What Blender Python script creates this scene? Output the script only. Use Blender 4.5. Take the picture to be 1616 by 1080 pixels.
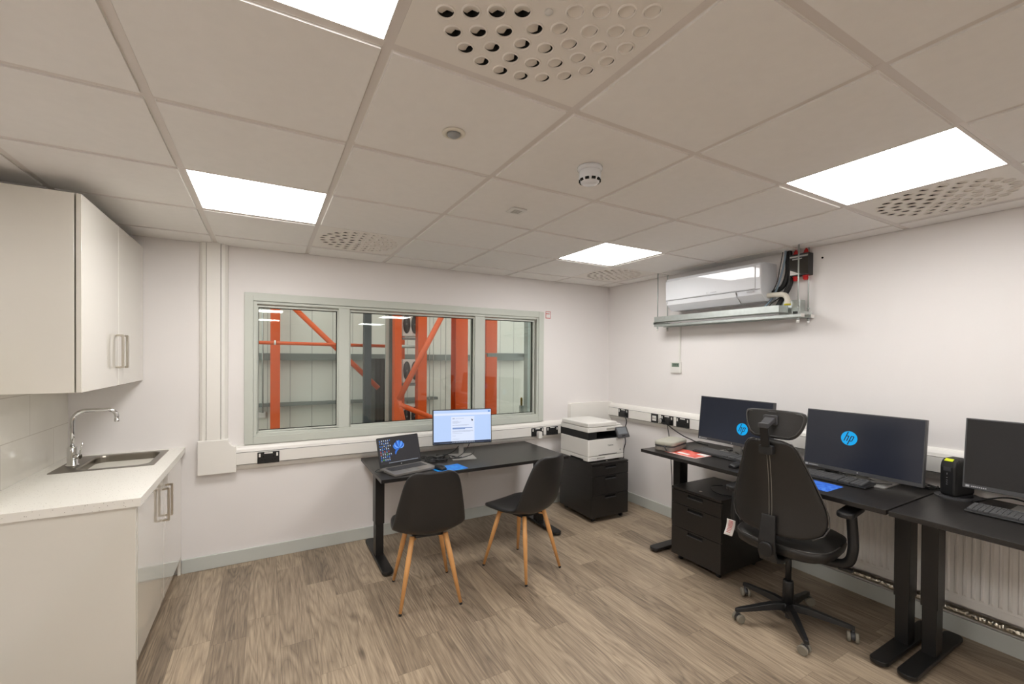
import bpy, bmesh, math, random
from mathutils import Vector, Matrix
random.seed(7)
R = math.radians
PI = math.pi
for o in list(bpy.data.objects):
    bpy.data.objects.remove(o, do_unlink=True)
scene = bpy.context.scene
COL = scene.collection

# ------------------------------------------------------------------ camera
CAMP = Vector((0.326, -1.155, 1.568))
YAW, PITCH, ROLL = 0.5128, -0.0084, 0.0071
FPX, SY = 686.87, -28.39
ZC = 2.377          # ceiling
YW = 2.69           # window wall
XW = 3.776          # right wall
XL = -0.80          # left wall
YN = -6.60          # wall behind the camera
fw = Vector((math.sin(YAW)*math.cos(PITCH), math.cos(YAW)*math.cos(PITCH), math.sin(PITCH)))
rt = Vector((math.cos(YAW), -math.sin(YAW), 0))
up = rt.cross(fw)
rt2 = rt*math.cos(ROLL)+up*math.sin(ROLL)
up2 = -rt*math.sin(ROLL)+up*math.cos(ROLL)
cam = bpy.data.cameras.new('camera')
camo = bpy.data.objects.new('camera', cam)
COL.objects.link(camo)
M = Matrix.Identity(4)
for i in range(3):
    M[i][0] = rt2[i]; M[i][1] = up2[i]; M[i][2] = -fw[i]; M[i][3] = CAMP[i]
camo.matrix_world = M
cam.sensor_width = 36
cam.lens = FPX/1616*36
cam.shift_y = -SY/1616
cam.clip_start = 0.05
scene.camera = camo

# ------------------------------------------------------------------ world, exposure
w = bpy.data.worlds.new('world'); scene.world = w; w.use_nodes = True
w.node_tree.nodes['Background'].inputs[0].default_value = (1.0, 0.985, 0.95, 1)
w.node_tree.nodes['Background'].inputs[1].default_value = 1.8
scene.view_settings.view_transform = 'Standard'
scene.view_settings.look = 'None'
scene.view_settings.gamma = 1
scene.view_settings.exposure = 0.0
LAMP = 19.4            # emission of the ceiling light panels

# ------------------------------------------------------------------ materials
def nn(nt, t, **kw):
    n = nt.nodes.new(t)
    for k, v in kw.items():
        setattr(n, k, v)
    return n
def mat(name, col, rough=0.5, metal=0.0, spec=0.5, noise=0.0, nscale=60, bump=0.0, emit=None, estr=1.0, coat=0.0, var=0.0, coord='Object'):
    m = bpy.data.materials.new(name); m.use_nodes = True
    nt = m.node_tree; b = nt.nodes['Principled BSDF']
    b.inputs['Base Color'].default_value = (*col, 1)
    b.inputs['Roughness'].default_value = rough
    b.inputs['Metallic'].default_value = metal
    b.inputs['Specular IOR Level'].default_value = spec
    b.inputs['Coat Weight'].default_value = coat
    b.inputs['Coat Roughness'].default_value = 0.05
    if emit:
        b.inputs['Emission Color'].default_value = (*emit, 1); b.inputs['Emission Strength'].default_value = estr
    tc = nn(nt, 'ShaderNodeTexCoord')
    ns = nn(nt, 'ShaderNodeTexNoise'); ns.inputs['Scale'].default_value = nscale; ns.inputs['Detail'].default_value = 4
    nt.links.new(tc.outputs[coord], ns.inputs['Vector'])
    if noise:
        mx = nn(nt, 'ShaderNodeMix', data_type='RGBA')
        mx.inputs[6].default_value = (*[c*(1-noise) for c in col], 1)
        mx.inputs[7].default_value = (*[min(1, c*(1+noise)) for c in col], 1)
        nt.links.new(ns.outputs[0], mx.inputs[0]); nt.links.new(mx.outputs[2], b.inputs['Base Color'])
    if var:
        mr = nn(nt, 'ShaderNodeMapRange'); mr.inputs[3].default_value = max(0, rough-var); mr.inputs[4].default_value = rough+var
        nt.links.new(ns.outputs[0], mr.inputs[0]); nt.links.new(mr.outputs[0], b.inputs['Roughness'])
    if bump:
        bp = nn(nt, 'ShaderNodeBump'); bp.inputs['Strength'].default_value = bump; bp.inputs['Distance'].default_value = 0.002
        nt.links.new(ns.outputs[0], bp.inputs['Height']); nt.links.new(bp.outputs[0], b.inputs['Normal'])
    return m
def srgb(r, g, b):
    f = lambda c: (c/255/12.92) if c/255 <= 0.04045 else ((c/255+0.055)/1.055)**2.4
    return (f(r), f(g), f(b))
def emat(name, col, s):
    m = bpy.data.materials.new(name); m.use_nodes = True
    nt = m.node_tree; b = nt.nodes['Principled BSDF']
    b.inputs['Base Color'].default_value = (0.0, 0.0, 0.0, 1)
    b.inputs['Roughness'].default_value = 0.25
    b.inputs['Emission Color'].default_value = (*col, 1)
    b.inputs['Emission Strength'].default_value = s
    return m

m_wall = mat('wall_paint', srgb(235, 231, 229), 0.55, noise=0.015, nscale=3, bump=0.05)
m_ceil = mat('ceiling_tile', srgb(240, 237, 233), 0.8, noise=0.03, nscale=25, bump=0.15)
m_grid = mat('ceiling_grid_metal', srgb(224, 217, 211), 0.45, noise=0.01, nscale=8)
m_base = mat('skirting_grey', srgb(200, 203, 197), 0.45, noise=0.02, nscale=10)
m_frame = mat('window_frame_grey', srgb(200, 204, 195), 0.4, noise=0.015, nscale=12)
m_trunk = mat('trunking_plastic', srgb(236, 233, 227), 0.35, noise=0.01, nscale=6)
m_line = mat('dark_gap', srgb(95, 92, 88), 0.7, noise=0.02)
m_black = mat('black_plastic', srgb(26, 26, 27), 0.4, noise=0.08, nscale=80, bump=0.1)
m_blacksoft = mat('black_soft', srgb(30, 29, 28), 0.55, noise=0.08, nscale=120, bump=0.2)
m_metalblack = mat('black_powder_coat', srgb(22, 21, 21), 0.38, noise=0.1, nscale=200, bump=0.1)
m_leather = mat('black_leather', srgb(36, 34, 32), 0.38, noise=0.06, nscale=260, bump=0.5)
m_shell = mat('black_faux_leather', srgb(34, 33, 33), 0.42, noise=0.08, nscale=220, bump=0.35)
m_white = mat('white_plastic', srgb(226, 224, 219), 0.35, noise=0.01, nscale=10)
m_whiteg = mat('white_gloss_plastic', srgb(228, 230, 234), 0.03, noise=0.01, nscale=10)
m_cab = mat('cream_gloss_door', srgb(226, 222, 212), 0.08, noise=0.01, nscale=4, coat=1.0)
m_cab.node_tree.nodes['Principled BSDF'].inputs['Coat Roughness'].default_value = 0.015
m_cabin = mat('white_carcass', srgb(226, 222, 212), 0.4, noise=0.01, nscale=5)
m_steel = mat('brushed_steel', srgb(138, 132, 122), 0.33, metal=1, noise=0.05, nscale=30)
m_chrome = mat('chrome', srgb(215, 215, 215), 0.06, metal=1, noise=0.01)
m_nickel = mat('satin_nickel', srgb(196, 190, 178), 0.28, metal=1, noise=0.03)
m_galv = mat('galvanised_steel', srgb(190, 196, 193), 0.42, metal=0.8, noise=0.15, nscale=35)
m_wood = mat('beech_leg', srgb(222, 164, 102), 0.45, noise=0.12, nscale=30)
m_grey = mat('grey_plastic', srgb(120, 120, 118), 0.45, noise=0.03)
m_lgrey = mat('light_grey_plastic', srgb(170, 168, 160), 0.5, noise=0.03)
m_dgrey = mat('dark_grey_plastic', srgb(66, 66, 68), 0.4, noise=0.05)
m_silver = mat('silver_plastic', srgb(178, 176, 172), 0.32, metal=0.5, noise=0.03)
m_lapt = mat('laptop_grey', srgb(138, 134, 130), 0.38, metal=0.4, noise=0.02)
m_rad = mat('radiator_enamel', srgb(236, 233, 228), 0.4, noise=0.01, nscale=6)
m_orange = mat('orange_paint', srgb(214, 82, 6), 0.35, noise=0.05, nscale=8)
m_red = mat('red_plastic', srgb(200, 35, 38), 0.4, noise=0.05)
m_bluegrey = mat('blue_grey_pipe', srgb(120, 138, 152), 0.5, noise=0.05)
m_ivory = mat('ivory_pipe', srgb(226, 220, 206), 0.5, noise=0.03)
m_yellow = mat('yellow_tape', srgb(205, 190, 40), 0.5, noise=0.05)
m_lime = mat('lime_light', srgb(190, 200, 30), 0.4, emit=srgb(200, 210, 30), estr=0.4)
m_case = mat('grey_green_case', srgb(160, 158, 145), 0.65, noise=0.05, nscale=200, bump=0.3)
m_cased = mat('grey_case_side', srgb(125, 118, 110), 0.65, noise=0.05, nscale=200, bump=0.3)
m_paper = mat('white_paper', srgb(232, 230, 228), 0.6, noise=0.01)
m_brass = mat('brass', srgb(150, 125, 50), 0.3, metal=0.9, noise=0.05)
m_dgreen = mat('lcd_green', srgb(110, 128, 112), 0.3, noise=0.02)
m_tyre = mat('castor_tread', srgb(128, 122, 109), 0.6, noise=0.03)
m_text = mat('dark_print', srgb(50, 50, 52), 0.5, noise=0.02)
m_textl = mat('light_print', srgb(175, 175, 178), 0.5, noise=0.02)
m_key = mat('key_caps', srgb(84, 84, 85), 0.45, noise=0.05)
m_pipe = mat('glossy_piping', srgb(70, 68, 66), 0.3, noise=0.03)
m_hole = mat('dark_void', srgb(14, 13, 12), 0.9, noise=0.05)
m_lens = mat('sensor_lens', srgb(150, 152, 152), 0.35, noise=0.02)
m_nozz = mat('diffuser_white', srgb(238, 233, 226), 0.5, noise=0.01)
m_stitch = mat('pale_stitching', srgb(150, 145, 135), 0.6, noise=0.02)
m_lamp = emat('lamp_panel', (1.0, 0.985, 0.965), LAMP)
m_mousemat_b = None

def mat_desk():
    m = mat('black_woodgrain', srgb(30, 28, 27), 0.36, bump=0)
    nt = m.node_tree; b = nt.nodes['Principled BSDF']
    tc = nn(nt, 'ShaderNodeTexCoord'); mp = nn(nt, 'ShaderNodeMapping'); mp.inputs['Scale'].default_value = (120, 9, 120)
    ns = nn(nt, 'ShaderNodeTexNoise'); ns.inputs['Scale'].default_value = 1; ns.inputs['Detail'].default_value = 6
    nt.links.new(tc.outputs['Object'], mp.inputs[0]); nt.links.new(mp.outputs[0], ns.inputs['Vector'])
    mx = nn(nt, 'ShaderNodeMix', data_type='RGBA'); mx.inputs[6].default_value = (*srgb(22, 20, 19), 1); mx.inputs[7].default_value = (*srgb(44, 41, 39), 1)
    nt.links.new(ns.outputs[0], mx.inputs[0]); nt.links.new(mx.outputs[2], b.inputs['Base Color'])
    bp = nn(nt, 'ShaderNodeBump'); bp.inputs['Strength'].default_value = 0.25; bp.inputs['Distance'].default_value = 0.001
    nt.links.new(ns.outputs[0], bp.inputs['Height']); nt.links.new(bp.outputs[0], b.inputs['Normal'])
    return m
m_desk = mat_desk()

def mat_floor():
    m = bpy.data.materials.new('oak_effect_planks'); m.use_nodes = True
    nt = m.node_tree; L = nt.links; b = nt.nodes['Principled BSDF']
    tc = nn(nt, 'ShaderNodeTexCoord'); sp = nn(nt, 'ShaderNodeSeparateXYZ'); L.new(tc.outputs['Object'], sp.inputs[0])
    def mth(op, a, c=None, d=None):
        n = nn(nt, 'ShaderNodeMath', operation=op)
        for i, v in enumerate((a, c, d)):
            if v is None: continue
            if isinstance(v, (int, float)): n.inputs[i].default_value = v
            else: L.new(v, n.inputs[i])
        return n.outputs[0]
    WP, LP = 0.1655, 0.95
    u = mth('DIVIDE', mth('SUBTRACT', sp.outputs[0], 0.062), WP)
    row = mth('FLOOR', u); fu = mth('FRACT', u)
    wn = nn(nt, 'ShaderNodeTexWhiteNoise', noise_dimensions='1D'); L.new(row, wn.inputs['W'])
    v = mth('ADD', mth('DIVIDE', sp.outputs[1], LP), mth('MULTIPLY', wn.outputs[0], 7.3))
    col = mth('FLOOR', v); fv = mth('FRACT', v)
    cmb = nn(nt, 'ShaderNodeCombineXYZ'); L.new(row, cmb.inputs[0]); L.new(col, cmb.inputs[1])
    wn2 = nn(nt, 'ShaderNodeTexWhiteNoise', noise_dimensions='2D'); L.new(cmb.outputs[0], wn2.inputs['Vector'])
    # grain coordinates, shifted for each plank
    off = nn(nt, 'ShaderNodeVectorMath', operation='SCALE'); L.new(wn2.outputs['Color'], off.inputs[0]); off.inputs['Scale'].default_value = 31
    add = nn(nt, 'ShaderNodeVectorMath', operation='ADD'); L.new(tc.outputs['Object'], add.inputs[0]); L.new(off.outputs[0], add.inputs[1])
    mp = nn(nt, 'ShaderNodeMapping'); mp.inputs['Scale'].default_value = (1.0, 0.10, 1.0); L.new(add.outputs[0], mp.inputs[0])
    n1 = nn(nt, 'ShaderNodeTexNoise'); n1.inputs['Scale'].default_value = 7; n1.inputs['Detail'].default_value = 2; n1.inputs['Distortion'].default_value = 0.6
    L.new(mp.outputs[0], n1.inputs['Vector'])
    # cathedral rings
    rg = mth('MULTIPLY', n1.outputs[0], 13.0); rgf = mth('MULTIPLY', mth('POWER', mth('MULTIPLY', mth('PINGPONG', rg, 0.5), 2.0), 0.45), 0.5)
    mp2 = nn(nt, 'ShaderNodeMapping'); mp2.inputs['Scale'].default_value = (1.0, 0.045, 1.0); L.new(add.outputs[0], mp2.inputs[0])
    n2 = nn(nt, 'ShaderNodeTexNoise'); n2.inputs['Scale'].default_value = 150; n2.inputs['Detail'].default_value = 5; L.new(mp2.outputs[0], n2.inputs['Vector'])
    vor = nn(nt, 'ShaderNodeTexVoronoi'); vor.inputs['Scale'].default_value = 3.2
    mp3 = nn(nt, 'ShaderNodeMapping'); mp3.inputs['Scale'].default_value = (1.0, 0.45, 1.0); L.new(add.outputs[0], mp3.inputs[0]); L.new(mp3.outputs[0], vor.inputs['Vector'])
    knot = nn(nt, 'ShaderNodeMapRange'); knot.inputs[1].default_value = 0.02; knot.inputs[2].default_value = 0.10; knot.inputs[3].default_value = 1; knot.inputs[4].default_value = 0
    L.new(vor.outputs['Distance'], knot.inputs[0])
    val = mth('ADD', mth('MULTIPLY', rgf, 0.55), mth('MULTIPLY', n2.outputs[0], 0.80))
    val = mth('ADD', val, mth('MULTIPLY', n1.outputs[0], 0.22))
    val = mth('ADD', val, mth('MULTIPLY', mth('SUBTRACT', wn2.outputs['Value'], 0.5), 0.30))
    val = mth('SUBTRACT', val, mth('MULTIPLY', knot.outputs[0], 0.35))
    cr = nn(nt, 'ShaderNodeValToRGB'); L.new(val, cr.inputs[0])
    e = cr.color_ramp.elements
    e[0].position = 0.25; e[0].color = (*srgb(92, 80, 67), 1)
    e[1].position = 1.05; e[1].color = (*srgb(186, 167, 143), 1)
    x = e.new(0.62); x.color = (*srgb(143, 126, 107), 1)
    # joints
    jx = mth('LESS_THAN', mth('MINIMUM', fu, mth('SUBTRACT', 1, fu)), 0.007)
    jy = mth('LESS_THAN', mth('MINIMUM', fv, mth('SUBTRACT', 1, fv)), 0.0012)
    j = mth('MAXIMUM', jx, jy)
    mx = nn(nt, 'ShaderNodeMix', data_type='RGBA'); L.new(mth('MULTIPLY', j, 0.45), mx.inputs[0]); L.new(cr.outputs[0], mx.inputs[6]); mx.inputs[7].default_value = (*srgb(80, 68, 56), 1)
    L.new(mx.outputs[2], b.inputs['Base Color'])
    b.inputs['Roughness'].default_value = 0.42
    bp = nn(nt, 'ShaderNodeBump'); bp.inputs['Strength'].default_value = 0.12; bp.inputs['Distance'].default_value = 0.001
    L.new(n2.outputs[0], bp.inputs['Height']); L.new(bp.outputs[0], b.inputs['Normal'])
    return m
m_floor = mat_floor()

def mat_tiles():      # splashback: large pale stone-effect tiles
    m = mat('splashback_tiles', srgb(232, 228, 218), 0.10)
    nt = m.node_tree; L = nt.links; b = nt.nodes['Principled BSDF']
    tc = nn(nt, 'ShaderNodeTexCoord'); mp = nn(nt, 'ShaderNodeMapping'); mp.inputs['Rotation'].default_value = (0, R(-90), R(-90))
    sp = nn(nt, 'ShaderNodeSeparateXYZ'); L.new(tc.outputs['Object'], sp.inputs[0])
    sb_ = nn(nt, 'ShaderNodeMath', operation='SUBTRACT'); L.new(sp.outputs[2], sb_.inputs[0]); sb_.inputs[1].default_value = 0.896
    sy_ = nn(nt, 'ShaderNodeMath', operation='SUBTRACT'); L.new(sp.outputs[1], sy_.inputs[0]); sy_.inputs[1].default_value = 2.168
    cb = nn(nt, 'ShaderNodeCombineXYZ'); L.new(sy_.outputs[0], cb.inputs[0]); L.new(sb_.outputs[0], cb.inputs[1])
    br = nn(nt, 'ShaderNodeTexBrick'); L.new(cb.outputs[0], br.inputs['Vector'])
    br.inputs['Scale'].default_value = 1; br.inputs['Brick Width'].default_value = 0.6; br.inputs['Row Height'].default_value = 0.2245
    br.inputs['Mortar Size'].default_value = 0.002; br.offset = 0.5
    br.inputs['Color1'].default_value = (*srgb(234, 230, 220), 1); br.inputs['Color2'].default_value = (*srgb(230, 225, 214), 1)
    br.inputs['Mortar'].default_value = (*srgb(205, 198, 186), 1)
    ns = nn(nt, 'ShaderNodeTexNoise'); ns.inputs['Scale'].default_value = 5; L.new(tc.outputs['Object'], ns.inputs['Vector'])
    mx = nn(nt, 'ShaderNodeMix', data_type='RGBA', blend_type='MULTIPLY'); mx.inputs[0].default_value = 0.12
    L.new(br.outputs[0], mx.inputs[6]); L.new(ns.outputs[0], mx.inputs[7]); L.new(mx.outputs[2], b.inputs['Base Color'])
    return m
m_tiles = mat_tiles()

def mat_worktop():
    m = mat('speckled_worktop', srgb(240, 236, 228), 0.3)
    nt = m.node_tree; L = nt.links; b = nt.nodes['Principled BSDF']
    tc = nn(nt, 'ShaderNodeTexCoord'); vo = nn(nt, 'ShaderNodeTexVoronoi'); vo.inputs['Scale'].default_value = 150; L.new(tc.outputs['Object'], vo.inputs['Vector'])
    wn = nn(nt, 'ShaderNodeTexWhiteNoise'); L.new(vo.outputs['Position'], wn.inputs['Vector'])
    g = nn(nt, 'ShaderNodeMath', operation='GREATER_THAN'); L.new(wn.outputs[0], g.inputs[0]); g.inputs[1].default_value = 0.8
    l = nn(nt, 'ShaderNodeMath', operation='LESS_THAN'); L.new(vo.outputs['Distance'], l.inputs[0]); l.inputs[1].default_value = 0.22
    mu = nn(nt, 'ShaderNodeMath', operation='MULTIPLY'); L.new(g.outputs[0], mu.inputs[0]); L.new(l.outputs[0], mu.inputs[1])
    mx = nn(nt, 'ShaderNodeMix', data_type='RGBA'); L.new(mu.outputs[0], mx.inputs[0])
    mx.inputs[6].default_value = (*srgb(240, 237, 229), 1); mx.inputs[7].default_value = (*srgb(150, 140, 128), 1)
    L.new(mx.outputs[2], b.inputs['Base Color'])
    return m
m_worktop = mat_worktop()

def mat_clad():
    m = mat('warehouse_cladding', srgb(222, 223, 214), 0.45)
    nt = m.node_tree; L = nt.links; b = nt.nodes['Principled BSDF']
    tc = nn(nt, 'ShaderNodeTexCoord'); sp = nn(nt, 'ShaderNodeSeparateXYZ'); L.new(tc.outputs['Object'], sp.inputs[0])
    d = nn(nt, 'ShaderNodeMath', operation='DIVIDE'); L.new(sp.outputs[0], d.inputs[0]); d.inputs[1].default_value = 0.33
    fr = nn(nt, 'ShaderNodeMath', operation='FRACT'); L.new(d.outputs[0], fr.inputs[0])
    lt = nn(nt, 'ShaderNodeMath', operation='LESS_THAN'); L.new(fr.outputs[0], lt.inputs[0]); lt.inputs[1].default_value = 0.035
    mx = nn(nt, 'ShaderNodeMix', data_type='RGBA'); L.new(lt.outputs[0], mx.inputs[0])
    mx.inputs[6].default_value = (*srgb(222, 223, 214), 1); mx.inputs[7].default_value = (*srgb(172, 173, 167), 1)
    L.new(mx.outputs[2], b.inputs['Base Color'])
    return m
m_clad = mat_clad()

def mat_glass():
    m = bpy.data.materials.new('window_glass'); m.use_nodes = True
    nt = m.node_tree; L = nt.links
    for n in list(nt.nodes):
        if n.type != 'OUTPUT_MATERIAL': nt.nodes.remove(n)
    out = [n for n in nt.nodes if n.type == 'OUTPUT_MATERIAL'][0]
    tr = nn(nt, 'ShaderNodeBsdfTransparent'); tr.inputs[0].default_value = (0.93, 0.95, 0.94, 1)
    gl = nn(nt, 'ShaderNodeBsdfGlossy'); gl.inputs['Roughness'].default_value = 0.0
    fr = nn(nt, 'ShaderNodeFresnel'); fr.inputs[0].default_value = 1.5
    mu = nn(nt, 'ShaderNodeMath', operation='MULTIPLY'); mu.inputs[1].default_value = 0.8; L.new(fr.outputs[0], mu.inputs[0])
    mx = nn(nt, 'ShaderNodeMixShader'); L.new(mu.outputs[0], mx.inputs[0]); L.new(tr.outputs[0], mx.inputs[1]); L.new(gl.outputs[0], mx.inputs[2])
    L.new(mx.outputs[0], out.inputs[0])
    return m
m_glass = mat_glass()

def mat_foil():
    m = mat('foil_lagging', srgb(222, 215, 200), 0.28, metal=1.0)
    nt = m.node_tree; L = nt.links; b = nt.nodes['Principled BSDF']
    tc = nn(nt, 'ShaderNodeTexCoord'); vo = nn(nt, 'ShaderNodeTexVoronoi'); vo.inputs['Scale'].default_value = 80; L.new(tc.outputs['Object'], vo.inputs['Vector'])
    bp = nn(nt, 'ShaderNodeBump'); bp.inputs['Strength'].default_value = 1.0; bp.inputs['Distance'].default_value = 0.004
    L.new(vo.outputs['Distance'], bp.inputs['Height']); L.new(bp.outputs[0], b.inputs['Normal'])
    return m
m_foil = mat_foil()

def mat_swirl(name, c1, c2, scale=8, rough=0.35, detail=3, dist=1.5, emit=0.0):
    m = mat(name, c1, rough)
    nt = m.node_tree; L = nt.links; b = nt.nodes['Principled BSDF']
    tc = nn(nt, 'ShaderNodeTexCoord'); ns = nn(nt, 'ShaderNodeTexNoise'); ns.inputs['Scale'].default_value = scale; ns.inputs['Detail'].default_value = detail; ns.inputs['Distortion'].default_value = dist
    L.new(tc.outputs['Object'], ns.inputs['Vector'])
    cr = nn(nt, 'ShaderNodeValToRGB'); L.new(ns.outputs[0], cr.inputs[0])
    cr.color_ramp.elements[0].position = 0.4; cr.color_ramp.elements[0].color = (*c1, 1)
    cr.color_ramp.elements[1].position = 0.6; cr.color_ramp.elements[1].color = (*c2, 1)
    L.new(cr.outputs[0], b.inputs['Base Color'])
    return m
m_blue = mat_swirl('blue_printed_mat', srgb(0, 110, 225), srgb(30, 165, 245), 9)
m_blue2 = mat_swirl('blue_violet_printed_mat', srgb(20, 90, 220), srgb(90, 150, 245), 14, dist=4)
m_redp = mat_swirl('red_printed_leaflet', srgb(225, 50, 38), srgb(240, 130, 110), 12)
m_fan = mat('condenser_grille', srgb(48, 48, 50), 0.5, noise=0.3, nscale=60)

# screens
def screen_mat(name, col, s):
    m = emat(name, col, s); return m
m_scrdark = screen_mat('lit_navy_screen', srgb(46, 49, 61), 0.55)
m_scroff = mat('dark_screen', srgb(20, 20, 21), 0.22, noise=0.3, nscale=7)
m_hpblue = emat('lit_blue', srgb(0, 165, 232), 1.0)
m_scrpage = emat('lit_pale_blue_page', srgb(188, 212, 252), 1.0)
m_scrwhite = emat('lit_white_page', srgb(222, 232, 254), 1.0)
m_scrbar = emat('lit_dark_taskbar', srgb(52, 58, 76), 0.8)
m_scrmid = emat('lit_blue_text', srgb(120, 150, 205), 0.9)
m_scrtext = emat('lit_grey_text', srgb(150, 160, 185), 0.9)
m_scrlap = emat('lit_charcoal_desktop', srgb(38, 37, 41), 1.0)
m_icon = [emat('icon_white', srgb(190, 200, 215), 0.9), emat('icon_blue', srgb(50, 120, 210), 0.9), emat('icon_red', srgb(190, 70, 80), 0.9), emat('icon_green', srgb(90, 180, 90), 0.9)]
m_bloom = [emat('bloom_blue', srgb(45, 125, 225), 1.0), emat('bloom_pale', srgb(110, 165, 240), 1.0), emat('bloom_deep', srgb(25, 85, 190), 1.0)]

# ------------------------------------------------------------------ mesh helpers
def T(x=0, y=0, z=0, rx=0, ry=0, rz=0):
    return Matrix.Translation((x, y, z)) @ Matrix.Rotation(rz, 4, 'Z') @ Matrix.Rotation(ry, 4, 'Y') @ Matrix.Rotation(rx, 4, 'X')
class MB:
    def __init__(s): s.bm = bmesh.new(); s.smooth = []
    def face(s, vs, mi=0, sm=False):
        try:
            f = s.bm.faces.new(vs); f.material_index = mi; f.smooth = sm; return f
        except ValueError: return None
    def box(s, x0, x1, y0, y1, z0, z1, mi=0, m=None):
        P = [Vector((x, y, z)) for z in (z0, z1) for y in (y0, y1) for x in (x0, x1)]
        if m is not None: P = [m @ p for p in P]
        v = [s.bm.verts.new(p) for p in P]
        for f in ((0,2,3,1),(4,5,7,6),(0,1,5,4),(2,6,7,3),(0,4,6,2),(1,3,7,5)):
            s.face([v[i] for i in f], mi)
        return s
    def prism(s, poly, h0, h1, axis='z', mi=0, m=None, sm=False):
        # poly in the other two axes: z->(x,y), x->(y,z), y->(x,z)
        def P(a, b, h):
            p = {'z': (a, b, h), 'x': (h, a, b), 'y': (a, h, b)}[axis]
            p = Vector(p); return m @ p if m is not None else p
        n = len(poly)
        v0 = [s.bm.verts.new(P(a, b, h0)) for a, b in poly]; v1 = [s.bm.verts.new(P(a, b, h1)) for a, b in poly]
        s.face(v0[::-1], mi); s.face(v1, mi)
        for i in range(n):
            s.face([v0[i], v0[(i+1) % n], v1[(i+1) % n], v1[i]], mi, sm)
        return s
    def loft(s, rings, mi=0, sm=True, caps=True, closed=True):
        vr = [[s.bm.verts.new(p) for p in r] for r in rings]
        n = len(rings[0])
        for a, b in zip(vr[:-1], vr[1:]):
            for i in range(n if closed else n-1):
                s.face([a[i], a[(i+1) % n], b[(i+1) % n], b[i]], mi, sm)
        if caps and closed:
            s.face(vr[0][::-1], mi); s.face(vr[-1], mi)
        return s
    def tube(s, pts, r, seg=10, mi=0, sm=True):
        pts = [Vector(p) for p in pts]
        rs = r if isinstance(r, (list, tuple)) else [r]*len(pts)
        rings = []
        prev = None
        for i, p in enumerate(pts):
            if i == 0: t = pts[1]-pts[0]
            elif i == len(pts)-1: t = pts[-1]-pts[-2]
            else: t = (pts[i+1]-p).normalized()+(p-pts[i-1]).normalized()
            if t.length < 1e-9: t = Vector((0, 0, 1))
            t.normalize()
            if prev is None:
                a = Vector((0, 0, 1)) if abs(t.z) < 0.9 else Vector((1, 0, 0))
                n = t.cross(a).normalized()
            else:
                n = (prev - t*prev.dot(t)).normalized()
            prev = n; b = t.cross(n)
            rings.append([p+(n*math.cos(2*PI*k/seg)+b*math.sin(2*PI*k/seg))*rs[i] for k in range(seg)])
        return s.loft(rings, mi, sm)
    def lathe(s, prof, cx=0, cy=0, cz=0, seg=24, mi=0, m=None, sm=True):
        rings = []
        for r, z in prof:
            ring = [Vector((cx+r*math.cos(2*PI*k/seg), cy+r*math.sin(2*PI*k/seg), cz+z)) for k in range(seg)]
            if m is not None: ring = [m @ p for p in ring]
            rings.append(ring)
        return s.loft(rings, mi, sm)
    def rslab(s, x0, x1, y0, y1, z0, z1, r, mi=0, m=None, seg=5, axis='z'):
        # rounded-corner slab
        poly = []
        for cx, cy, a0 in ((x1-r, y1-r, 0), (x0+r, y1-r, 90), (x0+r, y0+r, 180), (x1-r, y0+r, 270)):
            for k in range(seg+1):
                a = R(a0+90*k/seg); poly.append((cx+r*math.cos(a), cy+r*math.sin(a)))
        return s.prism(poly, z0, z1, axis, mi, m)
    def build(s, name, mats, parent=None, bevel=0, loc=None, rz=0, subd=0, solid=0):
        bmesh.ops.remove_doubles(s.bm, verts=s.bm.verts, dist=1e-6)
        bmesh.ops.recalc_face_normals(s.bm, faces=s.bm.faces)
        me = bpy.data.meshes.new(name); s.bm.to_mesh(me); s.bm.free()
        for m in (mats if isinstance(mats, (list, tuple)) else [mats]): me.materials.append(m)
        o = bpy.data.objects.new(name, me); COL.objects.link(o)
        if parent: o.parent = parent
        if loc: o.location = loc
        if rz: o.rotation_euler = (0, 0, rz)
        if solid:
            q = o.modifiers.new('solid', 'SOLIDIFY'); q.thickness = solid; q.offset = 0
        if subd:
            q = o.modifiers.new('sub', 'SUBSURF'); q.levels = subd; q.render_levels = subd
        if bevel:
            q = o.modifiers.new('bevel', 'BEVEL'); q.width = bevel; q.segments = 2; q.limit_method = 'ANGLE'; q.angle_limit = R(40)
        return o
def tag(o, label=None, cat=None, group=None, kind=None):
    if label: o['label'] = label
    if cat: o['category'] = cat
    if group: o['group'] = group
    if kind: o['kind'] = kind
    return o
def empty(name, loc, rz, label, cat, group=None):
    o = bpy.data.objects.new(name, None); COL.objects.link(o)
    o.empty_display_size = 0.1
    o.location = loc; o.rotation_euler = (0, 0, rz)
    return tag(o, label, cat, group)
def copy_tree(o, parent=None):
    c = o.copy(); COL.objects.link(c); c.parent = parent
    if parent is not None: c.matrix_parent_inverse = o.matrix_parent_inverse.copy()
    for ch in [q for q in KIDS(o)]: copy_tree(ch, c)
    return c
def KIDS(o): return [q for q in bpy.data.objects if q.parent == o]
def smooth_path(pts, n=8):
    pts = [Vector(p) for p in pts]; out = []
    for i in range(len(pts)-1):
        p0 = pts[max(i-1, 0)]; p1 = pts[i]; p2 = pts[i+1]; p3 = pts[min(i+2, len(pts)-1)]
        for k in range(n):
            t = k/n
            out.append(0.5*((2*p1)+(-p0+p2)*t+(2*p0-5*p1+4*p2-p3)*t*t+(-p0+3*p1-3*p2+p3)*t**3))
    out.append(pts[-1]); return out
def cable(name, pts, r, m, label, cat='cable', group=None, parent=None):
    o = MB().tube(smooth_path(pts), r, 8).build(name, m, parent)
    if parent is None: tag(o, label, cat, group)
    return o
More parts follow.
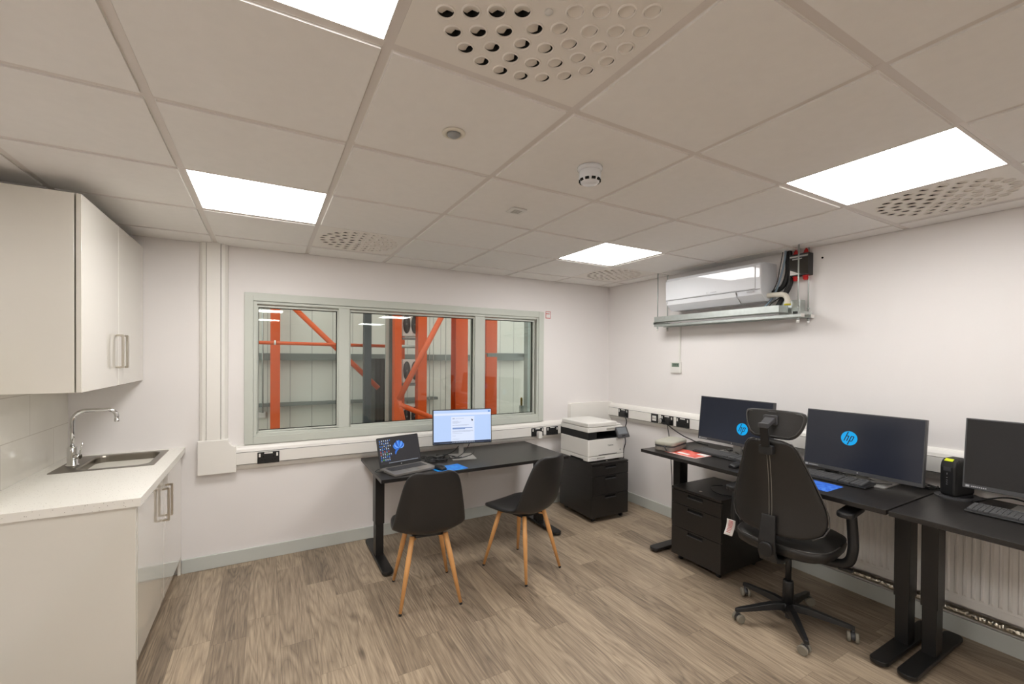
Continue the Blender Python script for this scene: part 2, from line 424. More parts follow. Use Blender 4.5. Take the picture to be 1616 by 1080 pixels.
def text_mesh(name, body, size, m, parent, mw, shear=0.0, extrude=0.0003, align='CENTER', spacing=1.0):
    cu = bpy.data.curves.new(name, 'FONT'); cu.body = body; cu.size = size; cu.extrude = extrude; cu.shear = shear
    cu.align_x = align; cu.align_y = 'CENTER'; cu.resolution_u = 3; cu.space_character = spacing
    t = bpy.data.objects.new(name, cu)
    me = bpy.data.meshes.new_from_object(t)
    bpy.data.objects.remove(t)
    me.materials.clear(); me.materials.append(m)
    me.transform(mw)
    o = bpy.data.objects.new(name, me); COL.objects.link(o); o.parent = parent
    return o

# ================================================================== SETTING
def struct(o): return tag(o, kind='structure')
struct(MB().box(XL-0.1, XW+0.1, YN-0.1, YW+0.06, -0.1, 0).build('floor', m_floor))
struct(MB().box(XW, XW+0.12, YN-0.1, YW+0.12, 0, 2.75).build('wall_right', m_wall))
struct(MB().box(XL-0.12, XL, YN-0.1, YW+0.12, 0, 2.75).build('wall_left', m_wall))
struct(MB().box(XL-0.1, XW+0.1, YN-0.12, YN, 0, 2.75).build('wall_near', m_wall))
# window wall with its opening
WX0, WX1, WZ0, WZ1 = 0.235, 2.80, 0.945, 1.975
wb = MB()
wb.box(XL-0.1, WX0, YW, YW+0.12, 0, 2.75); wb.box(WX1, XW+0.1, YW, YW+0.12, 0, 2.75)
wb.box(WX0, WX1, YW, YW+0.12, 0, WZ0); wb.box(WX0, WX1, YW, YW+0.12, WZ1, 2.75)
struct(wb.build('wall_window', m_wall))
# skirting boards
def skirt(name, f):
    b = MB(); f(b); struct(b.build(name, m_base, bevel=0.003))
SH = 0.10
skirt('baseboard_window', lambda b: b.box(-0.199, XW, YW-0.016, YW, 0, SH))
skirt('baseboard_right', lambda b: b.box(XW-0.016, XW, YN, YW-0.016, 0, SH))
skirt('baseboard_left', lambda b: b.box(XL, XL+0.016, YN, 1.43, 0, SH))
skirt('baseboard_near', lambda b: b.box(XL+0.016, XW-0.016, YN, YN+0.016, 0, SH))

# suspended ceiling: tiles dropped a few millimetres below a white grid
LIGHTS = [(0, 2), (0, -1), (4, 2), (4, -1), (0, -5), (4, -5), (0, -9), (4, -9)]
DIFFS = [(1, 3), (1, -1), (5, 3), (5, -1), (1, -5), (5, -5)]
cb = MB()
gap = 0.006
for i in range(-2, 7):
    for j in range(-11, 5):
        if (i, j) in LIGHTS or (i, j) in DIFFS: continue
        x0, x1, y0, y1 = i*0.6+0.016, i*0.6+0.584, j*0.6+0.016, j*0.6+0.584
        x0 = max(x0, XL+gap); x1 = min(x1, XW-gap); y0 = max(y0, YN+gap); y1 = min(y1, YW-gap)
        if (i, j) == (6, 0): pass
        if x1-x0 < 0.03 or y1-y0 < 0.03: continue
        if i == 5 and j == 1: pass
        cb.box(x0, x1, y0, y1, ZC-0.006, ZC+0.012, 0)
for i in range(-1, 7):
    cb.box(i*0.6-0.012, i*0.6+0.012, YN+gap, YW-gap, ZC, ZC+0.03, 1)
for j in range(-11, 5):
    cb.box(XL+gap, XW-gap, j*0.6-0.012, j*0.6+0.012, ZC+0.0003, ZC+0.0297, 1)
# tegular lip of each tile resting on the grid
for i in range(-2, 7):
    for j in range(-11, 5):
        x0, x1, y0, y1 = i*0.6+0.0122, i*0.6+0.5878, j*0.6+0.0122, j*0.6+0.5878
        x0 = max(x0, XL+gap); x1 = min(x1, XW-gap); y0 = max(y0, YN+gap); y1 = min(y1, YW-gap)
        if (i, j) in DIFFS: continue
        if x1-x0 < 0.03 or y1-y0 < 0.03: continue
        cb.box(x0, x1, y0, y1, ZC+0.0006, ZC+0.014, 0)
struct(cb.build('ceiling', [m_ceil, m_grid]))
struct(MB().box(XL, XW, YN, YW, 2.70, 2.75).build('ceiling_slab', m_hole))
# splashback
struct(MB().box(XL, XL+0.010, 0.9, YW-0.001, 0.9, 1.62).build('trim_splashback', m_tiles))

# ------------------------------------------------------------------ window
wf = MB()
a0, a1, b0, b1 = 0.178, 2.862, 0.888, 2.036     # outer edge of the architrave
for (x0, x1, z0, z1) in ((a0, WX0, b0, b1), (WX1, a1, b0, b1), (WX0, WX1, WZ1, b1), (WX0, WX1, b0, WZ0)):
    wf.box(x0, x1, YW-0.022, YW, z0, z1)
# jamb
j0, j1 = WX0, WX1
for (x0, x1, z0, z1) in ((j0, j0+0.022, WZ0, WZ1), (j1-0.022, j1, WZ0, WZ1), (j0+0.022, j1-0.022, WZ1-0.022, WZ1), (j0+0.022, j1-0.022, WZ0, WZ0+0.022)):
    wf.box(x0, x1, YW-0.012, YW+0.12, z0, z1)
PANES = [(0.268, 0.832, 0.982, 1.930), (0.938, 2.066, 0.982, 1.930), (2.190, 2.750, 0.982, 1.930)]
for x0, x1 in ((0.842, 0.928), (2.076, 2.180)):
    wf.box(x0, x1, YW-0.008, YW+0.11, WZ0+0.022, WZ1-0.022)
tag(wf.build('window_1', m_frame, bevel=0.003), kind='structure')
win = bpy.data.objects['window_1']
for (x0, x1, z0, z1) in PANES:
    b = MB(); t = 0.012
    for (p, q, r_, s_) in ((x0-t, x0, z0-t, z1+t), (x1, x1+t, z0-t, z1+t), (x0, x1, z1, z1+t), (x0, x1, z0-t, z0)):
        b.box(p, q, YW+0.004, YW+0.05, r_, s_)
    b.build('glazing_bead', m_frame, win, bevel=0.003)
    g = MB().box(x0-0.004, x1+0.004, YW+0.030, YW+0.034, z0-0.004, z1+0.004)
    g.box(x0-0.004, x1+0.004, YW+0.050, YW+0.054, z0-0.004, z1+0.004)
    g.build('pane', m_glass, win)
    sp_ = MB()
    for (p, q, r_, s_) in ((x0-0.004, x0+0.004, z0, z1), (x1-0.004, x1+0.004, z0, z1), (x0, x1, z1-0.004, z1+0.004), (x0, x1, z0-0.004, z0+0.004)):
        sp_.box(p, q, YW+0.0345, YW+0.0495, r_, s_)
    sp_.build('spacer_bar', m_hole, win)

# ================================================================== TRUNKING
def trunk_profile(z0, z1, d):
    # list of (depth from wall, z)
    h = z1-z0; P = [(0, z0)]
    for k in range(5): a = R(90*k/4); P.append((d*0.75*math.sin(a), z0+h*0.0+0.045*(1-math.cos(a))))
    P += [(d*0.80, z0+0.045), (d, z0+0.05), (d, z1-0.05), (d*0.80, z1-0.045)]
    for k in range(4, -1, -1): a = R(90*k/4); P.append((d*0.75*math.sin(a), z1-0.045*(1-math.cos(a))))
    return P
D = 0.052
tr = empty('cable_trunking', (0.1, YW, 0.70), 0, 'white plastic cable trunking dropping from the ceiling and running under the window', 'cable trunking', 'white wall trunking')
def hor_back(x0, x1, z0, z1, parent, name='run', d=D):
    b = MB()
    P = trunk_profile(z0, z1, d)
    r0 = [Vector((x0-0.1, -p, z-0.70)) for p, z in P]; r1 = [Vector((x1-0.1, -p, z-0.70)) for p, z in P]
    b.loft([r0, r1], 0, False)
    for zz in (z0+0.0475, z1-0.0475):
        b.box(x0-0.1, x1-0.1, -d*0.99-0.0004, -d*0.8, zz-0.0012-0.70, zz+0.0012-0.70, 1)
    return b.build(name, [m_trunk, m_line], parent)
hor_back(0.128, 3.19, 0.70, 0.885, tr, 'horizontal_run')
v = MB()   # vertical run
for x0, x1, d in ((-0.098, -0.055, 0.036), (-0.052, 0.032, D), (0.035, 0.078, 0.036)):
    poly = [(x0-0.1, 0), (x1-0.1, 0)]
    if d == D: poly = [(x0-0.1, 0), (x1-0.1, 0), (x1-0.1, -d), (x0-0.1, -d)]
    elif x0 < 0: poly = [(x0-0.1, 0), (x1-0.1, 0), (x1-0.1, -0.044), (x0-0.1+0.02, -0.038), (x0-0.1+0.004, -0.022)]
    else: poly = [(x0-0.1, 0), (x1-0.1, 0), (x1-0.1-0.004, -0.022), (x1-0.1-0.02, -0.038), (x0-0.1, -0.044)]
    v.prism(poly, 0.240, ZC-0.70, 'z', 0)
v.box(-0.155, -0.152, -0.03, 0, 0.185, ZC-0.7, 1); v.box(-0.068, -0.065, -0.03, 0, 0.185, ZC-0.7, 1)
v.build('vertical_run', [m_trunk, m_line], tr)
ep = [(-0.198, -0.003), (0.03, -0.003), (0.03, 0.190)]
for k in range(7):
    q = R(90*k/6); ep.append((0.03-0.048*math.sin(q), 0.238-0.048*math.cos(q)))
ep += [(-0.018, 0.245), (-0.205, 0.245), (-0.205, 0.004)]
e_ = MB().prism(ep, -0.057, 0, 'y')
e_.build('corner_elbow', m_trunk, tr, bevel=0.010)
# riser box in the corner behind the printer, then the right-wall run
tr2 = empty('cable_trunking', (XW, YW, 0.86), 0, 'white plastic cable trunking running along the right wall above the desks', 'cable trunking', 'white wall trunking')
MB().rslab(3.19-XW, 0-0.001, 0.665-0.86, 1.062-0.86, -0.064, 0, 0.012, axis='y').build('corner_box', m_trunk, tr2, bevel=0.003)
b = MB(); P = trunk_profile(0.862, 1.048, D)
b.loft([[Vector((-p, -0.064, z-0.86)) for p, z in P], [Vector((-p, YN+0.02-YW, z-0.86)) for p, z in P]], 0, False)
for zz in (0.862+0.0475, 1.048-0.0475):
    b.box(-D*0.99-0.0004, -D*0.8, YN+0.02-YW, -0.064, zz-0.0012-0.86, zz+0.0012-0.86, 1)
b.build('horizontal_run', [m_trunk, m_line], tr2)

# sockets: built facing -y around the origin (plate centre), then turned
def socket(loc, rz, label, double=True):
    root = empty('wall_socket' if double else 'data_outlet', loc, rz, label, 'socket', 'black sockets on the trunking' if double else None)
    if double:
        MB().box(-0.073, 0.073, -0.009, 0, -0.043, 0.043).build('face_plate', m_black, root, bevel=0.002)
        for x in (-0.058, 0.058):
            MB().box(x-0.006, x+0.006, -0.012, -0.009, 0.008, 0.034).build('rocker_switch', m_white, root, bevel=0.001)
        MB().box(-0.028, 0.028, -0.0098, -0.009, 0.030, 0.040).build('label_strip', m_white, root)
        for cx in (-0.034, 0.034):
            MB().box(cx-0.019, cx+0.019, -0.0096, -0.009, -0.024, 0.022).build('outlet', m_black, root)
            sl_ = MB().box(cx-0.003, cx+0.003, -0.0099, -0.0096, 0.004, 0.014).box(cx-0.013, cx-0.006, -0.0099, -0.0096, -0.018, -0.013).box(cx+0.006, cx+0.013, -0.0099, -0.0096, -0.018, -0.013)
            sl_.build('pin_holes', m_hole, [q for q in KIDS(root) if q.name.startswith('outlet')][-1])
    else:
        MB().box(-0.043, 0.043, -0.009, 0, -0.043, 0.043).build('face_plate', m_black, root, bevel=0.002)
        MB().box(-0.025, 0.025, -0.012, -0.009, -0.025, 0.025).build('white_module', m_white, root, bevel=0.001)
        MB().box(-0.02, -0.004, -0.0125, -0.012, -0.01, 0.008).box(0.004, 0.02, -0.0125, -0.012, -0.01, 0.008).build('port', m_lgrey, root)
    return root
yb = YW-D
socket((0.338, yb, 0.786), 0, 'black double socket at the left end of the trunking under the window, nothing plugged in')
socket((2.768, yb, 0.786), 0, 'black double socket with a white adapter plugged in, behind the back desk')
socket((2.952, yb, 0.786), 0, 'empty black double socket between the adapter socket and the printer')
socket((3.108, yb, 0.786), 0, 'black framed white network outlet with a white cable beside the printer', False)
xr = XW-D
socket((xr, 2.385, 0.957), R(-90), 'black double socket on the right wall feeding the printer cable')
socket((xr, 1.945, 0.957), R(-90), 'black framed white network outlet on the right wall above the grey case', False)
socket((xr, 1.788, 0.957), R(-90), 'black double socket on the right wall with two black plugs in it')
socket((xr, 1.605, 0.957), R(-90), 'empty black double socket on the right wall beside the left monitor')
# adapters and plugs
ad = MB().rslab(-0.022, 0.022, -0.04, 0.03, -0.045, 0, 0.01, axis='y').build('plug_adapter', m_white, None, bevel=0.003, loc=(2.775, yb-0.009, 0.765))
tag(ad, 'white plug-in adapter in the socket behind the back desk', 'plug')
def plug(loc, rz, label):
    o = MB().rslab(-0.024, 0.024, -0.026, 0.024, -0.032, 0, 0.01, axis='y').build('mains_plug', m_black, None, bevel=0.004, loc=loc)
    o.rotation_euler = (0, 0, rz); return tag(o, label, 'plug')
plug((xr-0.009, 2.35, 0.953), R(-90), 'black plug of the printer cable in the right wall socket')
plug((xr-0.009, 1.755, 0.953), R(-90), 'black plug in the right half of the double socket over the grey case')
rp = MB().lathe([(0.024, 0), (0.027, 0.01), (0.027, 0.028), (0.02, 0.036), (0.0, 0.036)], seg=20).build('round_plug', m_black, None, loc=(xr-0.009, 1.845, 0.945))
rp.rotation_euler = (0, R(-90), 0); tag(rp, 'round black plug in the left half of the socket over the grey case', 'plug')
rr = MB().lathe([(0.0, 0.0365), (0.012, 0.0365), (0.02, 0.037), (0.024, 0.033), (0.021, 0.0355), (0.0, 0.0366)], seg=20).build('plug_ring', m_silver, rp)
cable('printer_cable', [(3.690, 2.335, 0.935), (3.685, 2.30, 0.88), (3.685, 2.325, 0.79), (3.69, 2.330, 0.72), (3.69, 2.318, 0.65), (3.69, 2.345, 0.56), (3.69, 2.345, 0.44), (3.69, 2.35, 0.2), (3.69, 2.35, 0.012)], 0.005, m_black, 'black mains cable hanging from the socket behind the printer')
cable('power_cable', [(3.69, 1.835, 0.94), (3.69, 1.77, 0.925), (3.685, 1.68, 0.885), (3.68, 1.57, 0.845), (3.66, 1.47, 0.830), (3.62, 1.36, 0.823), (3.60, 1.25, 0.823)], 0.005, m_black, 'black cable slanting from the round plug down to the desk')
cable('power_cable', [(3.69, 1.755, 0.93), (3.69, 1.752, 0.88), (3.70, 1.745, 0.80), (3.71, 1.73, 0.6), (3.72, 1.72, 0.3), (3.72, 1.72, 0.012)], 0.004, m_black, 'black cable hanging straight down from the plug over the grey case')
cable('network_cable', [(3.108, 2.62, 0.78), (3.13, 2.58, 0.79), (3.15, 2.55, 0.76), (3.14, 2.54, 0.68), (3.10, 2.54, 0.60), (3.05, 2.54, 0.45), (3.05, 2.56, 0.2), (3.06, 2.58, 0.01)], 0.003, m_white, 'white network cable looping down beside the printer')

# ================================================================== CEILING FITTINGS
def light_panel(i, j, label):
    root = empty('ceiling_light', (i*0.6+0.3, j*0.6+0.3, ZC), 0, label, 'ceiling light', 'square ceiling light panels')
    b = MB()
    for (x0, x1, y0, y1) in ((-0.296, 0.296, -0.296, -0.284), (-0.296, 0.296, 0.284, 0.296), (-0.296, -0.284, -0.284, 0.284), (0.284, 0.296, -0.284, 0.284)):
        b.box(x0, x1, y0, y1, -0.001, 0.004)
    b.build('frame', m_grid, root)
    MB().box(-0.284, 0.284, -0.284, 0.284, 0.0005, 0.003).build('diffuser_panel', m_lamp, root)
for (i, j), lb in zip(LIGHTS, ['square lit ceiling panel on the left near the wall cabinet', 'square lit ceiling panel cut off by the top edge of the photo', 'square lit ceiling panel in front of the air conditioner, near the far corner',
                               'large looking lit ceiling panel at the upper right beside the right diffuser', 'lit ceiling panel behind the viewer, mirrored in the left window pane', 'lit ceiling panel behind the viewer, mirrored in the middle window pane',
                               'far lit ceiling panel behind the viewer, lower of the two mirrored in the left pane', 'far lit ceiling panel behind the viewer, lower of the two mirrored in the middle pane']):
    light_panel(i, j, lb)

noz = None
plate_me = None
def nozzle_mesh():
    b = MB(); seg = 20; r0 = 0.0190
    prof = [(0.0235, 0.002), (0.0235, -0.001), (0.0222, -0.0035), (0.0200, -0.0038), (r0, -0.001), (r0, 0.001)]
    b.loft([[Vector((r*math.cos(2*PI*k/seg), r*math.sin(2*PI*k/seg), z)) for k in range(seg)] for r, z in prof], 0, True, caps=False)
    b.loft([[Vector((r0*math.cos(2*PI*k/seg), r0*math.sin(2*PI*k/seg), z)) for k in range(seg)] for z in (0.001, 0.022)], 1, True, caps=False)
    # scoop: a bowl low on one side of the bore and open towards the other
    n = 14; rows = []
    for t in (1.0, 0.8, 0.55, 0.3, 0.05):
        row = []
        for k in range(n+1):
            a = R(42+276*k/n); x = r0*math.cos(a); y = r0*math.sin(a)
            cx, cy = 0.010, 0.0
            px, py = cx+(x-cx)*t, cy+(y-cy)*t
            row.append(Vector((px, py, 0.0005+0.005*(1-t)**0.7+0.010*max(0, (px+r0)/(2*r0))**2)))
        rows.append(row)
    b.loft(rows, 0, True, caps=False, closed=False)
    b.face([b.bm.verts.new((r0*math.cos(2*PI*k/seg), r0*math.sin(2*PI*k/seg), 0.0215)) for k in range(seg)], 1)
    return b
def diffuser(i, j, label):
    global noz
    root = empty('swirl_diffuser', (i*0.6+0.3, j*0.6+0.3, ZC), 0, label, 'air diffuser', 'square swirl diffusers in the ceiling')
    b = MB()
    seg = 12
    holes = []
    for r, n, a0 in ((0.062, 6, 30), (0.122, 12, 30), (0.182, 18, 30), (0.242, 24, 30)):
        for k in range(n): holes.append((r, R(a0+360*k/n)))
    global plate_me
    if plate_me is None:
        cu = bpy.data.curves.new('face_plate', 'CURVE'); cu.dimensions = '2D'; cu.fill_mode = 'BOTH'
        def ring(pts):
            s_ = cu.splines.new('POLY'); s_.points.add(len(pts)-1); s_.use_cyclic_u = True
            for p_, (x, y) in zip(s_.points, pts): p_.co = (x, y, 0, 1)
        ring([(-0.2878, -0.2878), (0.2878, -0.2878), (0.2878, 0.2878), (-0.2878, 0.2878)])
        for r, a in holes:
            cx, cy = r*math.cos(a), r*math.sin(a)
            ring([(cx+0.0205*math.cos(-2*PI*k/16), cy+0.0205*math.sin(-2*PI*k/16)) for k in range(16)])
        t_ = bpy.data.objects.new('tmp', cu); plate_me = bpy.data.meshes.new_from_object(t_); bpy.data.objects.remove(t_)
        plate_me.materials.clear(); plate_me.materials.append(m_nozz); plate_me.name = 'face_plate'
    fp_ = bpy.data.objects.new('face_plate', plate_me); COL.objects.link(fp_); fp_.parent = root; fp_.location = (0, 0, 0.0)
    MB().lathe([(0.010, 0.0), (0.010, -0.003), (0.0, -0.0045)], seg=14).build('centre_cap', m_white, root)
    for r, a in holes:
        if noz is None:
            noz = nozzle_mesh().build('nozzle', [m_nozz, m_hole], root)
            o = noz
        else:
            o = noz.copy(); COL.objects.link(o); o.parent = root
        o.location = (r*math.cos(a), r*math.sin(a), 0.0); o.rotation_euler = (0, 0, a+R(-95))
    return root
for (i, j), lb in zip(DIFFS, ['swirl air diffuser in the ceiling just above the window, second tile from the left light', 'large swirl air diffuser cut by the top edge of the photo', 'swirl air diffuser in the far corner beyond the small looking light panel',
                             'swirl air diffuser at the right edge beside the large light panel', 'swirl air diffuser in the ceiling behind the viewer on the left', 'swirl air diffuser in the ceiling behind the viewer on the right']):
    if j > -5: diffuser(i, j, lb)
# presence sensor, smoke detector, small square speaker
r = empty('presence_sensor', (0.91, 0.321, ZC-0.007), 0, 'round recessed presence sensor in a ceiling tile near the big diffuser', 'sensor')
MB().lathe([(0.0, 0), (0.042, 0), (0.042, -0.003), (0.036, -0.006), (0.028, -0.006), (0.026, -0.002), (0.0, -0.002)], seg=28).build('bezel', m_ivory, r)
MB().lathe([(0.024, -0.002), (0.022, -0.010), (0.013, -0.016), (0.0, -0.018)], seg=24).build('lens', m_lens, r)
r = empty('smoke_detector', (1.516, 0.298, ZC-0.007), 0, 'white round smoke detector hanging below a ceiling tile', 'smoke detector')
MB().lathe([(0, 0), (0.052, 0), (0.053, -0.010), (0.048, -0.016), (0.040, -0.018)], seg=32).build('base_ring', m_whiteg, r)
d = MB().lathe([(0.0, -0.014), (0.044, -0.016), (0.047, -0.020), (0.046, -0.048), (0.038, -0.066), (0.026, -0.072), (0.0, -0.073)], seg=32)
d.build('sensor_head', m_whiteg, r)
s_ = MB()
for k in range(10):
    a = 2*PI*k/10
    s_.box(0.0385, 0.0460, -0.008, 0.008, -0.062, -0.053, 0, m=Matrix.Rotation(a, 4, 'Z') @ Matrix.Translation((0, 0, 0)))
s_.build('vent_slots', m_hole, r)
r = empty('ceiling_speaker', (1.517, 0.923, ZC-0.007), 0, 'small flat square fitting set in the ceiling tile behind the smoke detector', 'ceiling fitting')
MB().rslab(-0.045, 0.045, -0.045, 0.045, -0.008, 0, 0.008).build('cover', m_white, r, bevel=0.003)
g_ = MB()
for k in range(5): g_.box(-0.025, 0.025, -0.024+k*0.011, -0.019+k*0.011, -0.0088, -0.008)
g_.build('grille', m_lgrey, r)

# ================================================================== KITCHEN
KX = -0.20
wall_cab = empty('wall_cabinet', (XL, 2.12, 1.39), 0, 'cream gloss wall cabinet hanging above the sink', 'cabinet')
# carcass: x to -0.445 (local 0..0.355), y 1.555..2.688
MB().box(0.001, 0.362, -0.545, 0.568, 0, 0.905).build('carcass', m_cabin, wall_cab)
MB().box(0.001, 0.360, -0.566, -0.546, -0.003, 0.908).build('end_panel', m_cab, wall_cab, bevel=0.001)
def handle(parent, x, y, z0, z1, off=0.036):
    b = MB()
    b.box(x+off-0.010, x+off, y-0.007, y+0.007, z0, z1)
    b.box(x, x+off-0.010, y-0.007, y+0.007, z1-0.010, z1); b.box(x, x+off-0.010, y-0.007, y+0.007, z0, z0+0.010)
    return b.build('handle', m_nickel, parent, bevel=0.0008)
for (y0, y1, hy) in ((-0.566, 0.001, -0.045), (0.004, 0.568, 0.045)):
    d = MB().box(0.366, 0.385, y0, y1, -0.003, 0.908).build('door', m_cab, wall_cab, bevel=0.0015)
    handle(d, 0.385, hy, 0.095, 0.285)
base = empty('base_cabinet', (XL, 2.07, 0), 0, 'cream gloss base cabinet with two doors under the white worktop', 'cabinet')
kd = KX-XL     # 0.60
MB().box(0.001, kd-0.024, -0.60, 0.618, 0.15, 0.863).build('carcass', m_cabin, base)
MB().box(0.001, kd-0.002, -0.622, -0.602, 0, 0.863).build('end_panel', m_cab, base, bevel=0.001)
MB().box(0.03, kd-0.055, -0.60, 0.60, 0, 0.149).build('plinth', m_cabin, base)
MB().box(kd-0.022, kd-0.004, 0.595, 0.618, 0.0, 0.863).build('filler_strip', m_cabin, base)
for (y0, y1, hy) in ((-0.600, -0.003, -0.05), (0.0, 0.592, 0.05)):
    d = MB().box(kd-0.020, kd, y0, y1, 0.13, 0.855).build('door', m_cab, base, bevel=0.0015)
    handle(d, kd, hy-0.0, 0.60, 0.79)
# worktop with the sink cut-out
SX0, SX1, SY0, SY1 = -0.725, -0.262, 2.160, 2.630
wt = MB()
X0, X1, Y0, Y1, Z0, Z1 = XL+0.011, -0.180, 1.43, YW-0.001, 0.864, 0.902
ix0, ix1, iy0, iy1 = SX0+0.012, SX1-0.012, SY0+0.012, SY1-0.012
wt.box(X0, ix0, Y0, Y1, Z0, Z1); wt.box(ix1, X1, Y0, Y1, Z0, Z1); wt.box(ix0, ix1, Y0, iy0, Z0, Z1); wt.box(ix0, ix1, iy1, Y1, Z0, Z1)
tag(wt.build('worktop', m_worktop), 'white speckled worktop over the cream base cabinet', 'worktop')
# sink
sink = empty('kitchen_sink', ((SX0+SX1)/2, (SY0+SY1)/2, 0.902), 0, 'stainless steel inset sink in the white worktop', 'sink')
hx, hy = (SX1-SX0)/2, (SY1-SY0)/2
def rrect(x0, x1, y0, y1, r, z, seg=6):
    out = []
    for cx, cy, a0 in ((x1-r, y1-r, 0), (x0+r, y1-r, 90), (x0+r, y0+r, 180), (x1-r, y0+r, 270)):
        for k in range(seg+1):
            a = R(a0+90*k/seg); out.append(Vector((cx+r*math.cos(a), cy+r*math.sin(a), z)))
    return out
bx0, bx1, by0, by1 = -0.135, hx-0.035, -hy+0.035, hy-0.035
sb = MB()
sb.loft([rrect(-hx, hx, -hy, hy, 0.012, -0.0005), rrect(-hx, hx, -hy, hy, 0.012, 0.0025), rrect(bx0, bx1, by0, by1, 0.06, 0.0025), rrect(bx0+0.004, bx1-0.004, by0+0.004, by1-0.004, 0.057, -0.006),
         rrect(bx0+0.012, bx1-0.012, by0+0.012, by1-0.012, 0.05, -0.14), rrect(bx0+0.04, bx1-0.04, by0+0.04, by1-0.04, 0.04, -0.155), rrect(0.0, 0.08, -0.04, 0.04, 0.04, -0.160)], 0, False, caps=False)
sb.face([v for v in sb.bm.verts][-28:], 0)
sb.build('basin', m_steel, sink)
MB().lathe([(0.0, 0.004), (0.030, 0.004), (0.038, 0.001), (0.038, -0.002)], 0.04, 0, -0.158, seg=24).build('drain', m_chrome, sink)
# tap
tap = empty('mixer_tap', (-0.672, 2.345, 0.9045), 0, 'chrome swan neck mixer tap beside the sink', 'tap')
MB().lathe([(0, 0), (0.030, 0), (0.030, 0.006), (0.0235, 0.010), (0.0235, 0.108), (0.021, 0.112), (0, 0.112)], seg=28).build('body', m_chrome, tap)
pts = [(0, 0, 0.10), (0, 0, 0.20), (0, 0, 0.262)]
for k in range(1, 9): a = R(90*k/8); pts.append((0.06*(1-math.cos(a)), 0, 0.262+0.06*math.sin(a)))
pts += [(0.12, 0, 0.322), (0.15, 0, 0.322)]
for k in range(1, 9): a = R(90*k/8); pts.append((0.15+0.045*math.sin(a), 0, 0.322-0.045*(1-math.cos(a))))
pts += [(0.195, 0, 0.250)]
ang = R(8)
pts = [(x*math.cos(ang), x*math.sin(ang), z) for x, y, z in pts]
MB().tube(pts, 0.0115, 16).build('spout', m_chrome, tap)
e = Vector(pts[-1]); MB().lathe([(0, -0.006), (0.011, -0.006), (0.0128, -0.004), (0.0128, 0.014)], e.x, e.y, e.z, seg=18).build('aerator', m_chrome, tap)
lv = MB().tube([(0.012, -0.012, 0.055), (0.040, -0.022, 0.055)], [0.015, 0.015], 16)
lv.tube([(0.036, -0.020, 0.062), (0.052, -0.028, 0.135)], [0.0055, 0.0045], 10)
lv.build('lever', m_chrome, tap)

# ================================================================== DESKS
def desk(loc, rz, L, W, H, legs, foot, label, group, th=0.025):
    # local: x along the length, y across (front -y); origin on the floor under the middle
    root = empty('sit_stand_desk', loc, rz, label, 'desk', group)
    MB().box(-L/2, L/2, -W/2, W/2, H-th, H).build('desktop', m_desk, root, bevel=0.0015)
    MB().box(min(legs)+0.04, max(legs)-0.04, -0.03, 0.03, H-th-0.045, H-th-0.005).build('crossbar', m_metalblack, root)
    for x in legs:
        lg = MB().box(x-0.034, x+0.034, -0.048, 0.048, 0.28, H-th-0.002).box(x-0.033, x+0.033, -0.22, 0.22, H-th-0.022, H-th-0.001)
        lg = lg.build('leg', m_metalblack, root, bevel=0.002)
        MB().box(x-0.029, x+0.029, -0.043, 0.043, 0.03, 0.28).build('lower_tube', m_metalblack, lg, bevel=0.002)
        ft = MB().rslab(x-0.040, x+0.040, -foot/2, foot/2, 0.012, 0.034, 0.036, seg=8).build('foot', m_metalblack, lg, bevel=0.004)
        gl = MB()
        for yy in (-foot/2+0.05, foot/2-0.05): gl.lathe([(0.0, 0), (0.022, 0), (0.022, 0.012), (0, 0.012)], x, yy, 0, seg=14)
        gl.build('glide', m_blacksoft, lg)
    return root
desk((1.815, 2.268, 0), 0, 1.60, 0.745, 0.705, (-0.735, 0.735), 0.66, 'black sit-stand desk under the window with laptop and lit monitor', 'black sit-stand desks')
desk((3.362, 0.618, 0), R(-90), 1.622, 0.726, 0.818, (-0.715, 0.770), 0.66, 'black sit-stand desk along the right wall under the two monitors showing blue logos', 'black sit-stand desks')
desk((3.362, -1.014, 0), R(-90), 1.622, 0.726, 0.818, (-0.750, 0.74), 0.66, 'black sit-stand desk at the right edge under the dark screen and black wedge shaped unit', 'black sit-stand desks')
DH = 0.818

